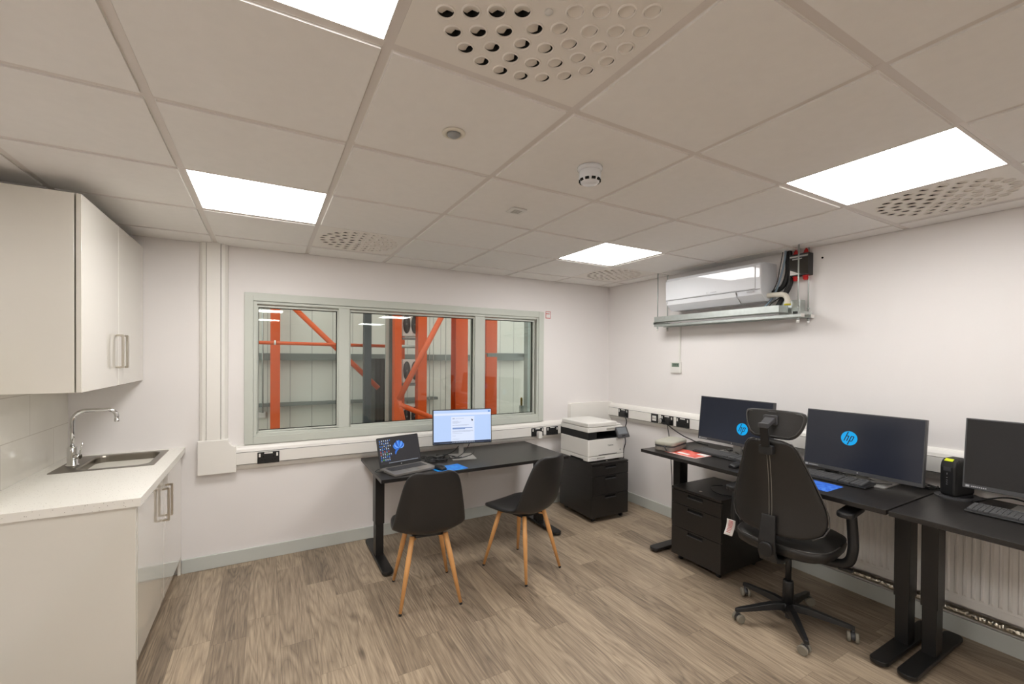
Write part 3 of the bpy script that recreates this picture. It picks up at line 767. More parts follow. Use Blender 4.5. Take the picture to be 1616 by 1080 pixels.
def pedestal(loc, rz, w, d, h, label):
    # front faces -y
    root = empty('drawer_pedestal', loc, rz, label, 'drawer unit', 'black three drawer pedestals')
    zb = 0.045
    MB().box(-w/2, w/2, -d/2+0.018, d/2, zb, h-0.018).build('carcass', m_desk, root, bevel=0.001)
    MB().box(-w/2, w/2, -d/2, d/2, h-0.018, h).build('top_panel', m_desk, root, bevel=0.001)
    zs = [h-0.021, h-0.125, h-0.305, zb]
    for k in range(3):
        z1, z0 = zs[k]-0.002, zs[k+1]+0.002
        dr = MB()
        y = -d/2
        # drawer front with a scooped finger pull: front panel split round the slot
        sx, sz1, sz0 = 0.065, z1-0.010, z1-0.030
        dr.box(-w/2+0.001, -sx, y, y+0.017, z0, z1); dr.box(sx, w/2-0.001, y, y+0.017, z0, z1)
        dr.box(-sx, sx, y, y+0.017, z0, sz0); dr.box(-sx, sx, y, y+0.017, sz1, z1)
        o = dr.build('drawer', m_desk, root)
        MB().box(-sx, sx, y+0.012, y+0.0165, sz0, sz1).build('recess', m_hole, o)
        lip = MB().rslab(-sx-0.002, sx+0.002, sz0-0.006, sz0+0.001, y-0.007, y+0.001, 0.003, axis='y', seg=3)
        lip.build('pull', m_dgrey, o, bevel=0.001)
    for x in (-w/2+0.05, w/2-0.05):
        for yy in (-d/2+0.05, d/2-0.05):
            c = MB().tube([(x-0.010, yy, 0.021), (x+0.010, yy, 0.021)], 0.021, 16).box(x-0.014, x+0.014, yy-0.012, yy+0.012, 0.03, zb)
            c.build('castor', m_black, root)
    MB().lathe([(0.0, 0.003), (0.010, 0.003), (0.012, 0), (0.012, -0.002)], 0.0, -d/2+0.06, h, seg=16).build('lock', m_nickel, root)
    return root
pedestal((3.21, 2.275, 0), R(-1.5), 0.445, 0.53, 0.562, 'black three drawer pedestal in the corner carrying the printer')
pedestal((3.345, 0.975, 0), R(-90), 0.425, 0.51, 0.568, 'black three drawer pedestal under the right hand desk behind the office chair')

# ================================================================== PRINTER
pr = empty('printer', (3.195, 2.285, 0.562), 0, 'white multifunction printer with tilted touch panel on the corner pedestal', 'printer')
w2, d2 = 0.225, 0.225
MB().rslab(-w2, w2, -d2, d2, 0.012, 0.055, 0.012).build('paper_tray', m_white, pr, bevel=0.004)
MB().rslab(-w2, w2, -d2, d2, 0.058, 0.215, 0.014).build('body', m_white, pr, bevel=0.004)
f_ = MB(); 
for x in (-0.18, 0.18):
    for y in (-0.18, 0.18): f_.lathe([(0, 0), (0.015, 0), (0.015, 0.012), (0, 0.012)], x, y, 0, seg=12)
f_.build('foot', m_black, pr)
k_ = MB()
k_.box(-w2+0.006, -0.12, -d2+0.006, d2-0.01, 0.216, 0.285); k_.box(0.14, w2-0.04, -d2+0.02, d2-0.01, 0.216, 0.285)
k_.box(-0.12, 0.14, 0.05, d2-0.01, 0.216, 0.285); k_.box(-w2+0.006, w2-0.010, -d2+0.003, 0.06, 0.2155, 0.222)
k_.build('output_bay', m_black, pr, bevel=0.002)
MB().rslab(-w2-0.002, w2-0.012, -d2+0.002, d2-0.004, 0.287, 0.330, 0.014).build('scanner', m_white, pr, bevel=0.004)
MB().rslab(-w2-0.002, w2-0.090, -d2+0.002, d2-0.02, 0.333, 0.375, 0.014).build('document_feeder', m_white, pr, bevel=0.008)
MB().box(0.0, 0.10, -d2-0.001, -d2+0.004, 0.300, 0.315).build('lid_grip', m_lgrey, pr)
MB().rslab(w2-0.085, w2-0.015, -d2+0.03, d2-0.03, 0.3305, 0.345, 0.01).build('input_tray', m_white, pr, bevel=0.003)
MB().box(-0.10, 0.13, -d2-0.0015, -d2+0.002, 0.062, 0.067).build('front_slot', m_hole, pr)
MB().box(-0.12, -0.02, -d2-0.0015, -d2+0.002, 0.030, 0.042).build('tray_grip', m_lgrey, pr)
vv = MB()
for k in range(5): vv.box(-w2-0.0008, -w2+0.001, -0.13+k*0.008, -0.126+k*0.008, 0.015, 0.028)
MB().box(-w2-0.001, -w2+0.001, -0.15, 0.05, 0.008, 0.026).build('side_slot', m_hole, pr)
text_mesh('printed_name', 'Canon', 0.026, m_text, pr, T(0.05, -d2-0.0012, 0.150, rx=R(90)))
text_mesh('model_mark', 'MF', 0.014, m_text, pr, T(0.175, -d2-0.0012, 0.094, rx=R(90)))
pm = T(w2-0.045, -d2-0.012, 0.262, rx=R(-28), rz=R(0))
pan = MB().rslab(-0.075, 0.075, -0.055, 0.055, -0.016, 0, 0.006, axis='y', m=pm).build('touch_panel', m_dgrey, pr, bevel=0.002)
MB().box(-0.058, 0.058, -0.0165, -0.016, -0.020, 0.046, m=pm).build('display', mat('panel_display', srgb(115, 120, 125), 0.15), pan)
MB().box(-0.02, 0.02, -0.0165, -0.016, -0.042, -0.034, m=pm).build('buttons', m_hole, pan)

# ================================================================== MONITORS
def monitor(loc, rz, wd, ht, zb, tilt, screen, label, group=None, base='flat', chin=0.022, stand_m=m_silver, rim=m_dgrey):
    # origin on the desk below the screen; front faces -y
    root = empty('monitor', loc, rz, label, 'monitor', group)
    mt = T(0, 0, zb, rx=R(-tilt))
    MB().rslab(-wd/2, wd/2, 0, ht, -0.010, 0.020, 0.003, axis='y', m=mt).build('housing', rim, root, bevel=0.0015)
    b = MB().box(-wd*0.32, wd*0.32, 0.0205, 0.045, ht*0.2, ht*0.8, m=mt); b.build('rear_cover', m_black, root, bevel=0.004)
    s = MB().box(-wd/2+0.006, wd/2-0.006, -0.0108, -0.0098, chin, ht-0.006, m=mt).build('screen', screen, root)
    MB().box(-wd/2+0.0015, wd/2-0.0015, -0.0104, -0.0098, 0.001, chin-0.001, m=mt).build('chin', rim, root)
    zt = zb+ht*0.45
    cw = 0.020 if base == 'flat' else 0.032
    MB().box(-cw, cw, 0.055, 0.075, 0.008, zt).box(-cw, cw, 0.044, 0.058, zb+ht*0.35, zb+ht*0.5).build('stand_column', stand_m, root, bevel=0.002)
    if base == 'flat':
        MB().box(-0.10, 0.10, -0.09, 0.12, 0.0, 0.010).build('stand_base', stand_m, root, bevel=0.002)
    elif base == 'wide':
        MB().box(-0.145, 0.145, -0.04, 0.16, 0.0, 0.009).build('stand_base', stand_m, root, bevel=0.002)
    root['_mt'] = 0
    return root, s, mt
# back desk monitor with a document page
mroot, ms, mt = monitor((1.775, 2.262, 0.705), R(-11), 0.505, 0.292, 0.118, 3, m_scrpage, 'lit monitor with a pale blue document page on the back desk', base='flat', chin=0.010, rim=m_black)
yy = -0.0112
MB().box(-0.246, 0.246, yy, -0.0109, 0.0105, 0.026, m=mt).build('taskbar', m_scrbar, ms)
tk = MB()
for k in range(14): tk.box(-0.09+k*0.014, -0.082+k*0.014, yy-0.0004, yy, 0.0155, 0.0215, m=mt)
tk.build('taskbar_icons', m_icon[0], ms)
MB().box(-0.100, 0.100, yy, -0.0109, 0.026, 0.232, m=mt).build('document', m_scrwhite, ms)
MB().box(-0.246, 0.246, yy, -0.0109, 0.243, 0.262, m=mt).build('toolbar', m_scrwhite, ms)
tx = MB(); rnd = random.Random(3)
tx.box(-0.088, -0.070, yy-0.0005, yy, 0.212, 0.218, m=mt).box(-0.062, 0.01, yy-0.0005, yy, 0.214, 0.216, m=mt)
for z, ln in ((0.192, 0.04), (0.186, 0.07), (0.180, 0.055), (0.174, 0.03), (0.160, 0.14), (0.156, 0.12), (0.112, 0.17), (0.107, 0.17), (0.102, 0.15), (0.089, 0.08), (0.070, 0.025), (0.042, 0.05)):
    x = -0.088
    while x < -0.088+ln:
        q = rnd.uniform(0.004, 0.012); tx.box(x, x+q, yy-0.0005, yy, z, z+0.0018, m=mt); x += q+0.002
tx.build('document_text', m_scrtext, ms)
MB().box(-0.088, 0.083, yy-0.0005, yy, 0.132, 0.139, m=mt).box(-0.088, 0.02, yy-0.0005, yy, 0.126, 0.1315, m=mt).build('selected_text', m_scrmid, ms)
MB().prism([(0.070, 0.210), (0.085, 0.205), (0.088, 0.196), (0.078, 0.190), (0.075, 0.200)], yy-0.0005, yy, 'y', m=mt).build('document_mark', m_scrbar, ms)
MB().box(0.220, 0.238, yy-0.0005, yy, 0.266, 0.276, m=mt).build('account_button', m_icon[1], ms)

def hp_logo(s, mt, cx, cz, r):
    y0 = -0.0113
    poly = [(cx+r*math.cos(2*PI*k/40), cz+r*math.sin(2*PI*k/40)) for k in range(40)]
    disc = MB().prism(poly, y0, -0.0109, 'y', m=mt).build('blue_disc', m_hpblue, s)
    b = MB(); sh = 0.36
    y1 = y0-0.0004
    def P(pts): b.prism([(cx+(x+z*sh)*r, cz+z*r) for x, z in pts], y1, y0, 'y', m=mt)
    t = 0.13
    # h: tall stem from the top edge, arch and right leg
    P([(-0.46-t/2, -0.42), (-0.46+t/2, -0.42), (-0.46+t/2, 0.90), (-0.46-t/2, 0.90)])
    P([(-0.46+t/2, 0.24), (-0.14, 0.24), (-0.10, 0.36), (-0.46+t/2, 0.36)])
    P([(-0.14-t/2, -0.42), (-0.14+t/2, -0.42), (-0.14+t/2, 0.26), (-0.19, 0.36), (-0.14-t/2, 0.36)])
    # p: stem running off the lower edge, closed bowl
    P([(0.16-t/2, -0.90), (0.16+t/2, -0.90), (0.16+t/2, 0.36), (0.16-t/2, 0.36)])
    P([(0.16+t/2, 0.24), (0.50, 0.24), (0.46, 0.36), (0.16+t/2, 0.36)])
    P([(0.16+t/2, -0.42), (0.44, -0.42), (0.50, -0.30), (0.16+t/2, -0.30)])
    P([(0.48-t/2, -0.40), (0.48+t/2-0.02, -0.36), (0.48+t/2, 0.28), (0.48-t/2, 0.34)])
    b.build('lettering', m_scrdark, s)
m1, s1, t1 = monitor((3.445, 0.925, DH), R(-90-2), 0.61, 0.352, 0.082, 6, m_scrdark, 'navy lit monitor with a round blue logo, half hidden by the office chair headrest', 'navy monitors with a round blue logo', base='wide')
hp_logo(s1, t1, 0.080, 0.130, 0.045)
m2, s2, t2 = monitor((3.455, 0.110, DH), R(-90), 0.605, 0.372, 0.045, 7, m_scrdark, 'navy lit monitor with a round blue logo fully in view, beside the black unit', 'navy monitors with a round blue logo', base='wide')
hp_logo(s2, t2, -0.055, 0.212, 0.0435)
m3, s3, t3 = monitor((3.50, -0.640, DH), R(-90), 0.61, 0.360, 0.085, 7, m_scroff, 'switched off dark monitor cut by the right edge of the photo', None, base='wide')
for rt_, tt, ww in ((m1, t1, 0.61), (m2, t2, 0.605), (m3, t3, 0.61)):
    b = MB()
    x = -ww/2+0.012
    b.box(x, x+0.014, -0.0112, -0.0104, 0.006, 0.016, m=tt); x += 0.020
    for k in range(8):
        b.box(x, x+0.005, -0.0112, -0.0104, 0.008, 0.0135, m=tt); x += 0.0072
    b.build('bezel_print', m_textl, rt_)
    MB().lathe([(0.0, 0.0004), (0.004, 0.0004), (0.004, 0)], seg=12, m=tt @ T(0, -0.0104, 0.011, rx=R(90))).build('small_badge', m_silver, rt_)

# ================================================================== LAPTOP
lp = empty('laptop', (1.262, 2.085, 0.705), R(14), 'open grey laptop with a dark desktop and blue bloom picture on the back desk', 'laptop')
lb = MB().rslab(-0.178, 0.178, -0.118, 0.112, 0.002, 0.018, 0.010).build('base', m_lapt, lp, bevel=0.002)
MB().box(-0.170, 0.170, -0.11, 0.105, 0.0, 0.002).build('rubber_feet', m_black, lp)
MB().box(-0.150, 0.150, -0.020, 0.080, 0.0181, 0.0186).build('key_well', m_black, lb)
kb = MB()
for r_ in range(6):
    for k in range(15):
        kb.box(-0.148+k*0.0199, -0.1315+k*0.0199, -0.018+r_*0.0162, -0.0045+r_*0.0162, 0.0186, 0.0200)
kb.build('keys', m_dgrey, lb)
MB().rslab(-0.055, 0.045, -0.105, -0.035, 0.0181, 0.0186, 0.004).build('touchpad', m_grey, lb)
lm = T(0, 0.108, 0.018, rx=R(-17))
ld = MB().rslab(-0.178, 0.178, 0.0, 0.225, 0, 0.007, 0.010, axis='y', m=lm).build('lid', m_black, lp, bevel=0.001)
MB().box(-0.170, 0.170, -0.0008, 0, 0.022, 0.216, m=lm).build('screen', m_scrlap, ld)
ls = [o for o in bpy.data.objects if o.name.startswith('screen') and o.parent == ld][0]
MB().tube([(-0.12, 0.108, 0.016), (0.12, 0.108, 0.016)], 0.006, 10).build('hinge', m_black, lp)
rnd = random.Random(5); ics = [MB(), MB(), MB(), MB()]
for c in range(6):
    for r_ in range(8):
        if c == 5 and r_ in (1, 3, 4, 6, 7): continue
        x = -0.160+c*0.0165; z = 0.195-r_*0.0205; q = rnd.random()
        i_ = 0 if q < 0.45 else 1 if q < 0.85 else 2 if q < 0.95 else 3
        ics[i_].box(x, x+0.007, -0.0014, -0.0008, z, z+0.009, m=lm)
        if rnd.random() < 0.8: ics[1 if q < 0.5 else 0].box(x-0.002, x+0.009, -0.0014, -0.0008, z-0.0055, z-0.0035, m=lm)
for i_, b in enumerate(ics):
    if len(b.bm.verts): b.build(['white_icons', 'blue_icons', 'red_icons', 'green_icons'][i_], m_icon[i_], ls)
tb = MB()
for k in range(22):
    x = -0.10+k*0.0115; tb.box(x, x+0.006, -0.0014, -0.0008, 0.027, 0.031, m=lm)
tb.build('taskbar_icons', m_icon[0], ls)
# blue bloom: folded petals fanning from a low centre
BX, BZ = 0.000, 0.128
for q, (ad, ln, wd_, off, cv_) in enumerate([(168, 0.062, 0.026, 0.000, -0.9), (140, 0.060, 0.030, 0.004, -0.5), (108, 0.066, 0.034, 0.006, -0.2), (78, 0.068, 0.032, 0.006, 0.3), (48, 0.064, 0.030, 0.004, 0.6), (20, 0.058, 0.020, 0.002, 0.8), (205, 0.060, 0.018, -0.004, 0.9)]):
    n = 16; L1, L2 = [], []
    for k in range(n+1):
        t = k/n; a = R(ad)+cv_*(t-0.5)
        px, pz = BX+ln*t*math.cos(a), BZ+off+ln*0.85*t*math.sin(a)
        hw_ = wd_*0.5*math.sin(PI*t)**0.6*(0.5+0.7*t)
        nx, nz = -math.sin(a), math.cos(a)
        L1.append((px+nx*hw_, pz+nz*hw_)); L2.append((px-nx*hw_, pz-nz*hw_))
    for side, (A_, B_) in enumerate(((L1, [((x+u)/2, (z+v)/2) for (x, z), (u, v) in zip(L1, L2)]), ([((x+u)/2, (z+v)/2) for (x, z), (u, v) in zip(L1, L2)], L2))):
        b = MB()
        for k in range(n):
            P = [A_[k], A_[k+1], B_[k+1], B_[k]]
            b.face([b.bm.verts.new(lm @ Vector((x, -0.0011-0.00006*q-0.00003*side, z))) for x, z in P], 0)
        b.build('bloom_petal', m_bloom[(q+side*2) % 3], ls)
MB().lathe([(0.0, 0.0003), (0.0045, 0.0003), (0.0045, 0)], seg=14, m=lm @ T(0, -0.0003, 0.011, rx=R(90))).build('lid_badge', m_silver, ld)

# ================================================================== SMALL THINGS ON THE DESKS
def flat(name, loc, rz, w_, d_, m, label, cat, h=0.002, bevel=0):
    o = MB().rslab(-w_/2, w_/2, -d_/2, d_/2, 0, h, 0.006).build(name, m, None, loc=loc, rz=rz)
    return tag(o, label, cat)
flat('mouse_mat', (1.548, 1.983, 0.705), R(8), 0.24, 0.165, m_blue, 'bright blue mouse mat in front of the laptop on the back desk', 'mouse mat')
flat('mouse_mat', (3.165, 0.215, DH), R(-90), 0.23, 0.19, m_blue2, 'blue and violet mouse mat beside the office chair on the right hand desk', 'mouse mat')
flat('leaflet', (3.195, 1.125, DH), R(-90), 0.285, 0.205, m_redp, 'red and white printed leaflet under the edge of the grey case', 'leaflet', h=0.001)
lf = [o for o in bpy.data.objects if o.name.startswith('leaflet')][0]
b = MB(); b.box(-0.07, 0.03, -0.05, -0.01, 0.001, 0.0013).box(0.05, 0.13, 0.03, 0.085, 0.001, 0.0013).box(-0.14, 0.14, -0.1, -0.088, 0.001, 0.0013).box(0.128, 0.14, -0.1, 0.1, 0.001, 0.0013)
b.build('white_panels', m_paper, lf)
def mouse(loc, rz, label):
    root = empty('computer_mouse', loc, rz, label, 'computer mouse')
    b = MB(); rings = []
    for t in [i/8 for i in range(9)]:
        y = -0.054+0.108*t; wv = 0.031*math.sin(PI*(0.12+0.76*t))**0.45; h = 0.036*math.sin(PI*(0.10+0.80*(1-t)**0.8))**0.7
        rings.append([Vector((wv*math.cos(PI*k/8)*(1 if k not in (0, 8) else 1), y, 0.002+h*math.sin(PI*k/8)**0.8 if 0 < k < 8 else 0.002)) for k in range(9)])
    b.loft(rings, 0, True)
    b.build('shell', m_black, root)
    MB().tube([(0.0, 0.026, 0.0275), (0.0, 0.040, 0.0245)], 0.004, 8).build('scroll_wheel', m_grey, root)
    return root
mouse((1.475, 1.985, 0.707), R(20), 'black computer mouse standing on the bright blue mat beside the laptop')
mouse((3.13, 0.685, DH), R(-90), 'dark computer mouse peeking out left of the office chair on the right hand desk')
def keyboard(loc, rz, label):
    root = empty('keyboard', loc, rz, label, 'keyboard', 'black keyboards on the right hand desks')
    MB().prism([(-0.068, 0.002), (0.068, 0.002), (0.068, 0.021), (0.060, 0.022), (-0.060, 0.012), (-0.068, 0.009)], -0.220, 0.220, 'x').build('tray', m_black, root, bevel=0.002)
    sl = math.atan2(0.010, 0.12)
    km = T(0, 0, 0.0175, rx=sl)
    b = MB()
    for r_ in range(6):
        y0 = -0.054+r_*0.0185+(0.004 if r_ == 5 else 0)
        for k in range(21):
            if k in (15, 16) and r_ in (2,): pass
            x0 = -0.212+k*0.0190+(0.006 if k > 14 else 0)+(0.006 if k > 17 else 0)
            if r_ == 0 and 4 <= k <= 8: continue
            b.box(x0, x0+0.0165, y0, y0+0.0155, -0.001, 0.0065, 0, m=km)
    b.box(-0.212+4*0.019, -0.212+8*0.019+0.0165, -0.054, -0.0385, -0.001, 0.0065, 0, m=km)
    b.build('keys', m_key, root)
    return root
keyboard((3.345, 0.935, DH), R(-90-2), 'black keyboard between the red leaflet and the office chair, under the left navy monitor')
keyboard((3.375, 0.235, DH), R(-90), 'black keyboard in front of the navy monitor with its logo in full view')
keyboard((3.390, -0.605, DH), R(-90), 'black keyboard under the switched off monitor at the right edge of the photo')
# zip case
cs = empty('zip_case', (3.225, 1.318, DH+0.0012), R(17), 'grey soft zip case lying on the end of the right hand desk', 'case')
MB().rslab(-0.148, 0.148, -0.082, 0.082, 0, 0.036, 0.045, seg=7).build('lower_half', m_cased, cs, bevel=0.006)
MB().rslab(-0.150, 0.150, -0.084, 0.084, 0.041, 0.074, 0.045, seg=7).build('lid', m_case, cs, bevel=0.012)
MB().rslab(-0.1495, 0.1495, -0.0835, 0.0835, 0.035, 0.042, 0.045, seg=7).build('zip', m_dgrey, cs)
MB().tube(smooth_path([(-0.150, -0.02, 0.040), (-0.172, -0.025, 0.050), (-0.176, -0.03, 0.030), (-0.165, -0.04, 0.012)]), 0.004, 8).build('strap', m_dgrey, cs)
# black upright unit with a stand
un = empty('power_unit', (3.615, -0.285, DH), R(-90-12), 'black upright unit with a lime strip on a curved stand beside the switched off monitor', 'desk unit')
b = MB()
prof = [(-0.085, 0.012), (0.08, 0.012), (0.085, 0.06), (0.085, 0.17), (0.06, 0.205), (0.0, 0.216), (-0.055, 0.214), (-0.080, 0.200), (-0.088, 0.17), (-0.088, 0.05)]
b.prism(prof, -0.036, 0.036, 'x')
b.build('housing', m_blacksoft, un, bevel=0.014)
MB().prism([(-0.0905, 0.03), (-0.0880, 0.03), (-0.0880, 0.165), (-0.080, 0.196), (-0.0825, 0.198), (-0.0905, 0.168)], -0.024, 0.024, 'x').build('front_panel', m_black, un)
MB().box(-0.016, 0.016, -0.0905-0.0012, -0.0905, 0.148, 0.168).build('display', m_dgrey, un)
lm_ = MB().prism([(-0.0815, 0.2000), (-0.066, 0.2105), (-0.0655, 0.2125), (-0.0825, 0.2015)], -0.018, 0.018, 'x').build('lime_strip', m_lime, un)
b = MB()
b.box(-0.0008, 0.0008, -0.0914, -0.0904, 0.128, 0.138)
for z in (0.112, 0.098, 0.087, 0.076): b.box(-0.003, 0.003, -0.0914, -0.0904, z, z+0.0018)
b.build('printed_symbols', m_textl, un)
b = MB(); ring_i = []; n = 32
pi_, po_ = [], []
for k in range(n):
    a = 2*PI*k/n; pi_.append((0.060*math.cos(a), 0.075*math.sin(a))); po_.append((0.088*math.cos(a), 0.108*math.sin(a)))
b.loft([[Vector((x, y, 0.0005)) for x, y in po_], [Vector((x, y, 0.007)) for x, y in po_], [Vector((x, y, 0.010)) for x, y in pi_], [Vector((x, y, 0.0005)) for x, y in pi_]], 0, False, caps=False)
b.box(-0.037, 0.037, -0.085, 0.083, 0.004, 0.012); b.build('stand', m_dgrey, un)
# cable tangles
rnd = random.Random(11)
def tangle(name, cx, cy, z, sx, sy, n, r, label, m=m_black, rz=0.0, cat='cables'):
    b = MB()
    for k in range(n):
        pts = []; m_ = 6
        x = rnd.uniform(-sx, sx); y = rnd.uniform(-sy, sy)
        for j in range(m_):
            x = max(-sx, min(sx, x+rnd.uniform(-sx, sx)*0.9)); y = max(-sy, min(sy, y+rnd.uniform(-sy, sy)*0.9))
            pts.append((cx+x, cy+y, z+r+rnd.uniform(0, 0.018)))
        b.tube(smooth_path(pts, 6), r, 6)
    return tag(b.build(name, m), label, cat)
tangle('cable_tangle', 1.60, 2.29, 0.705, 0.14, 0.09, 8, 0.003, 'loose tangle of black cables between laptop and monitor on the back desk')
cable('power_cable', [(1.40, 2.20, 0.712), (1.46, 2.26, 0.715), (1.56, 2.30, 0.72), (1.66, 2.33, 0.73), (1.74, 2.36, 0.75), (1.80, 2.37, 0.80), (1.84, 2.36, 0.85)], 0.004, m_black, 'black cable rising from the tangle to the back of the document monitor')
cable('power_cable', [(1.86, 2.27, 0.90), (1.86, 2.30, 0.83), (1.80, 2.26, 0.76), (1.70, 2.22, 0.722), (1.62, 2.25, 0.718), (1.72, 2.20, 0.72), (1.84, 2.22, 0.735), (1.90, 2.30, 0.745)], 0.0035, m_black, 'black cable looped round the foot of the document monitor')
cable('power_cable', [(1.11, 2.16, 0.716), (1.06, 2.14, 0.722), (1.02, 2.11, 0.716), (1.05, 2.09, 0.712), (1.09, 2.10, 0.712)], 0.003, m_black, 'thin black cable curling out on the left of the laptop')
ab = MB().rslab(-0.045, 0.045, -0.025, 0.025, 0, 0.024, 0.006).build('power_brick', m_black, None, bevel=0.003, loc=(1.58, 2.31, 0.7335), rz=R(25)); tag(ab, 'small black power brick lying on the cable tangle on the back desk', 'power brick')
ab.location.z = 0.706
tangle('cable_tangle', 3.50, 0.15, DH, 0.05, 0.20, 7, 0.0025, 'thin black cables lying under the fully visible navy monitor')
tangle('cable_tangle', 3.50, 0.88, DH, 0.05, 0.16, 5, 0.0028, 'black cables lying under the left navy monitor')
tangle('cable_tangle', 3.66, -0.10, DH, 0.04, 0.10, 6, 0.003, 'black cables heaped behind the desk joint beside the black unit')
cable('power_cable', [(3.55, -0.36, DH+0.006), (3.62, -0.40, DH+0.02), (3.70, -0.47, DH+0.03), (3.70, -0.60, DH+0.006)], 0.004, m_black, 'black cable running behind the unit under the switched off monitor')
cable('power_cable', [(3.02, 0.93, 0.60), (3.20, 0.98, 0.585), (3.30, 0.90, 0.575), (3.35, 0.80, 0.575), (3.25, 0.78, 0.574)], 0.003, m_black, 'thin black cable lying on the pedestal under the right hand desk') if False else None
cable('power_cable', [(3.42, 0.98, 0.573), (3.30, 0.99, 0.585), (3.22, 0.93, 0.580), (3.20, 0.85, 0.575), (3.24, 0.79, 0.573)], 0.003, m_black, 'thin black cable lying on top of the pedestal under the right hand desk')

# ================================================================== SHELL CHAIRS
def shell_chair(loc, rz, label):
    root = empty('shell_chair', loc, rz, label, 'chair', 'black shell chairs with wooden legs')
    rows = [(0.235, 0.435, 0.120, 0.0), (0.228, 0.447, 0.165, 0.003), (0.19, 0.456, 0.200, 0.008), (0.10, 0.456, 0.222, 0.018), (0.0, 0.447, 0.228, 0.030), (-0.10, 0.446, 0.230, 0.045),
            (-0.165, 0.458, 0.229, 0.06), (-0.205, 0.490, 0.226, 0.07), (-0.226, 0.540, 0.221, 0.07), (-0.243, 0.610, 0.210, 0.062), (-0.262, 0.700, 0.192, 0.052), (-0.280, 0.780, 0.175, 0.042), (-0.291, 0.835, 0.155, 0.034), (-0.296, 0.862, 0.125, 0.026), (-0.298, 0.872, 0.085, 0.020)]
    b = MB(); rings = []; n = 12
    for i, (y, z, wv, c) in enumerate(rows):
        p0 = rows[max(i-1, 0)]; p1 = rows[min(i+1, len(rows)-1)]
        ty, tz = p1[0]-p0[0], p1[1]-p0[1]; L_ = math.hypot(ty, tz); ny, nz = tz/L_, -ty/L_   # normal: up for the seat, forward for the back
        if nz < 0 and abs(nz) > 0.5: ny, nz = -ny, -nz
        ring = []
        for k in range(n+1):
            u = -1+2*k/n; q = abs(u)**2.2*c
            ring.append(Vector((wv*u, y+ny*q, z+nz*q)))
        rings.append(ring)
    b.loft(rings, 0, True, caps=False, closed=False)
    sh = b.build('seat_shell', m_shell, root, subd=2, solid=0.026)
    sh.modifiers.move(0, 0)
    # piping seam low on the back of the shell
    sm = []
    for k in range(13):
        u = -1+2*k/12; sm.append((0.222*u, -0.232+0.063*abs(u)**2.2-0.004+0.0, 0.535-0.028*(1-u*u)))
    cu = MB()
    cu.tube([(-0.10, -0.02, 0.424), (0.10, -0.02, 0.424)], 0.010, 8)
    fr = MB().rslab(-0.10, 0.10, -0.11, 0.11, 0.414, 0.430, 0.03)
    fr.build('under_frame', m_black, root)
    for sx in (-1, 1):
        for sy in (-1, 1):
            a = Vector((sx*0.105, sy*0.120, 0.432)); e = Vector((sx*0.186, sy*0.212, 0.012))
            lg = MB().tube([a, a.lerp(e, 0.35), e], [0.0155, 0.0165, 0.0095], 14).build('leg', m_wood, root)
            MB().tube([e, e+Vector((sx*0.002, sy*0.003, -0.012))], 0.0098, 12).build('foot_cap', m_black, lg)
            # diagonal wooden brace at the leg top
            MB().tube([(sx*0.108, sy*0.125, 0.40), (sx*0.05, sy*0.06, 0.418)], 0.006, 8).build('brace', m_wood, lg)
    return root
shell_chair((1.245, 1.622, 0), R(-9), 'black shell chair seen from behind, in front of the laptop')
shell_chair((1.985, 1.624, 0), R(17), 'black shell chair turned sideways near the printer end of the back desk')

# ================================================================== OFFICE CHAIR
oc = empty('office_chair', (3.03, 0.280, 0), R(-82), 'black leather office chair with headrest at the right hand desks', 'office chair')
b = MB()
b.lathe([(0, 0.115), (0.038, 0.115), (0.040, 0.085), (0.034, 0.060), (0, 0.060)], seg=20)
base_o = b.build('base_hub', m_black, oc)
wa = R(-82)
for k in range(5):
    a = R(80+72*k)-wa
    m_ = Matrix.Rotation(a, 4, 'Z')
    sp = MB()
    # tapered spoke: rings across its length
    rings = []
    for t, wv, zt, zb_ in ((0.02, 0.026, 0.118, 0.078), (0.10, 0.023, 0.118, 0.082), (0.22, 0.019, 0.098, 0.072), (0.29, 0.015, 0.088, 0.066), (0.315, 0.012, 0.082, 0.060)):
        rings.append([m_ @ Vector(p) for p in ((t, -wv, zb_), (t, wv, zb_), (t, wv*0.7, zt), (t, -wv*0.7, zt))])
    sp.loft(rings, 0, False)
    s_o = sp.build('base_spoke', m_black, oc, bevel=0.003)
    ca = m_ @ Vector((0.305, 0, 0)); cm = Matrix.Translation(ca) @ Matrix.Rotation(a+R(60+40*k), 4, 'Z')
    c = MB()
    c.tube([cm @ Vector((-0.010, 0.010, 0.030)), cm @ Vector((0.010, 0.010, 0.030))], 0.020, 16)
    c.tube([cm @ Vector((0, 0, 0.04)), cm @ Vector((0, 0, 0.066))], 0.008, 10)
    co = c.build('castor', m_dgrey, oc)
    for s in (-1, 1):
        wl = MB(); wl.tube([cm @ Vector((s*0.010, 0.010, 0.0265)), cm @ Vector((s*0.013, 0.010, 0.0265)), cm @ Vector((s*0.024, 0.010, 0.0265)), cm @ Vector((s*0.027, 0.010, 0.0265))], [0.022, 0.0265, 0.0265, 0.022], 20)
        wl.build('wheel', m_tyre, co)
MB().lathe([(0, 0.025), (0.014, 0.025), (0.016, 0.06), (0.016, 0.10)], seg=14).build('cylinder_tip', m_dgrey, oc)
MB().lathe([(0, 0.10), (0.030, 0.10), (0.028, 0.24), (0.024, 0.25), (0, 0.25)], seg=20).build('column_sleeve', m_black, oc)
MB().lathe([(0, 0.24), (0.016, 0.24), (0.016, 0.43), (0, 0.43)], seg=16).build('gas_lift', m_metalblack, oc)
mech = MB().rslab(-0.075, 0.075, -0.11, 0.10, 0.420, 0.455, 0.02).build('tilt_mechanism', m_black, oc, bevel=0.006)
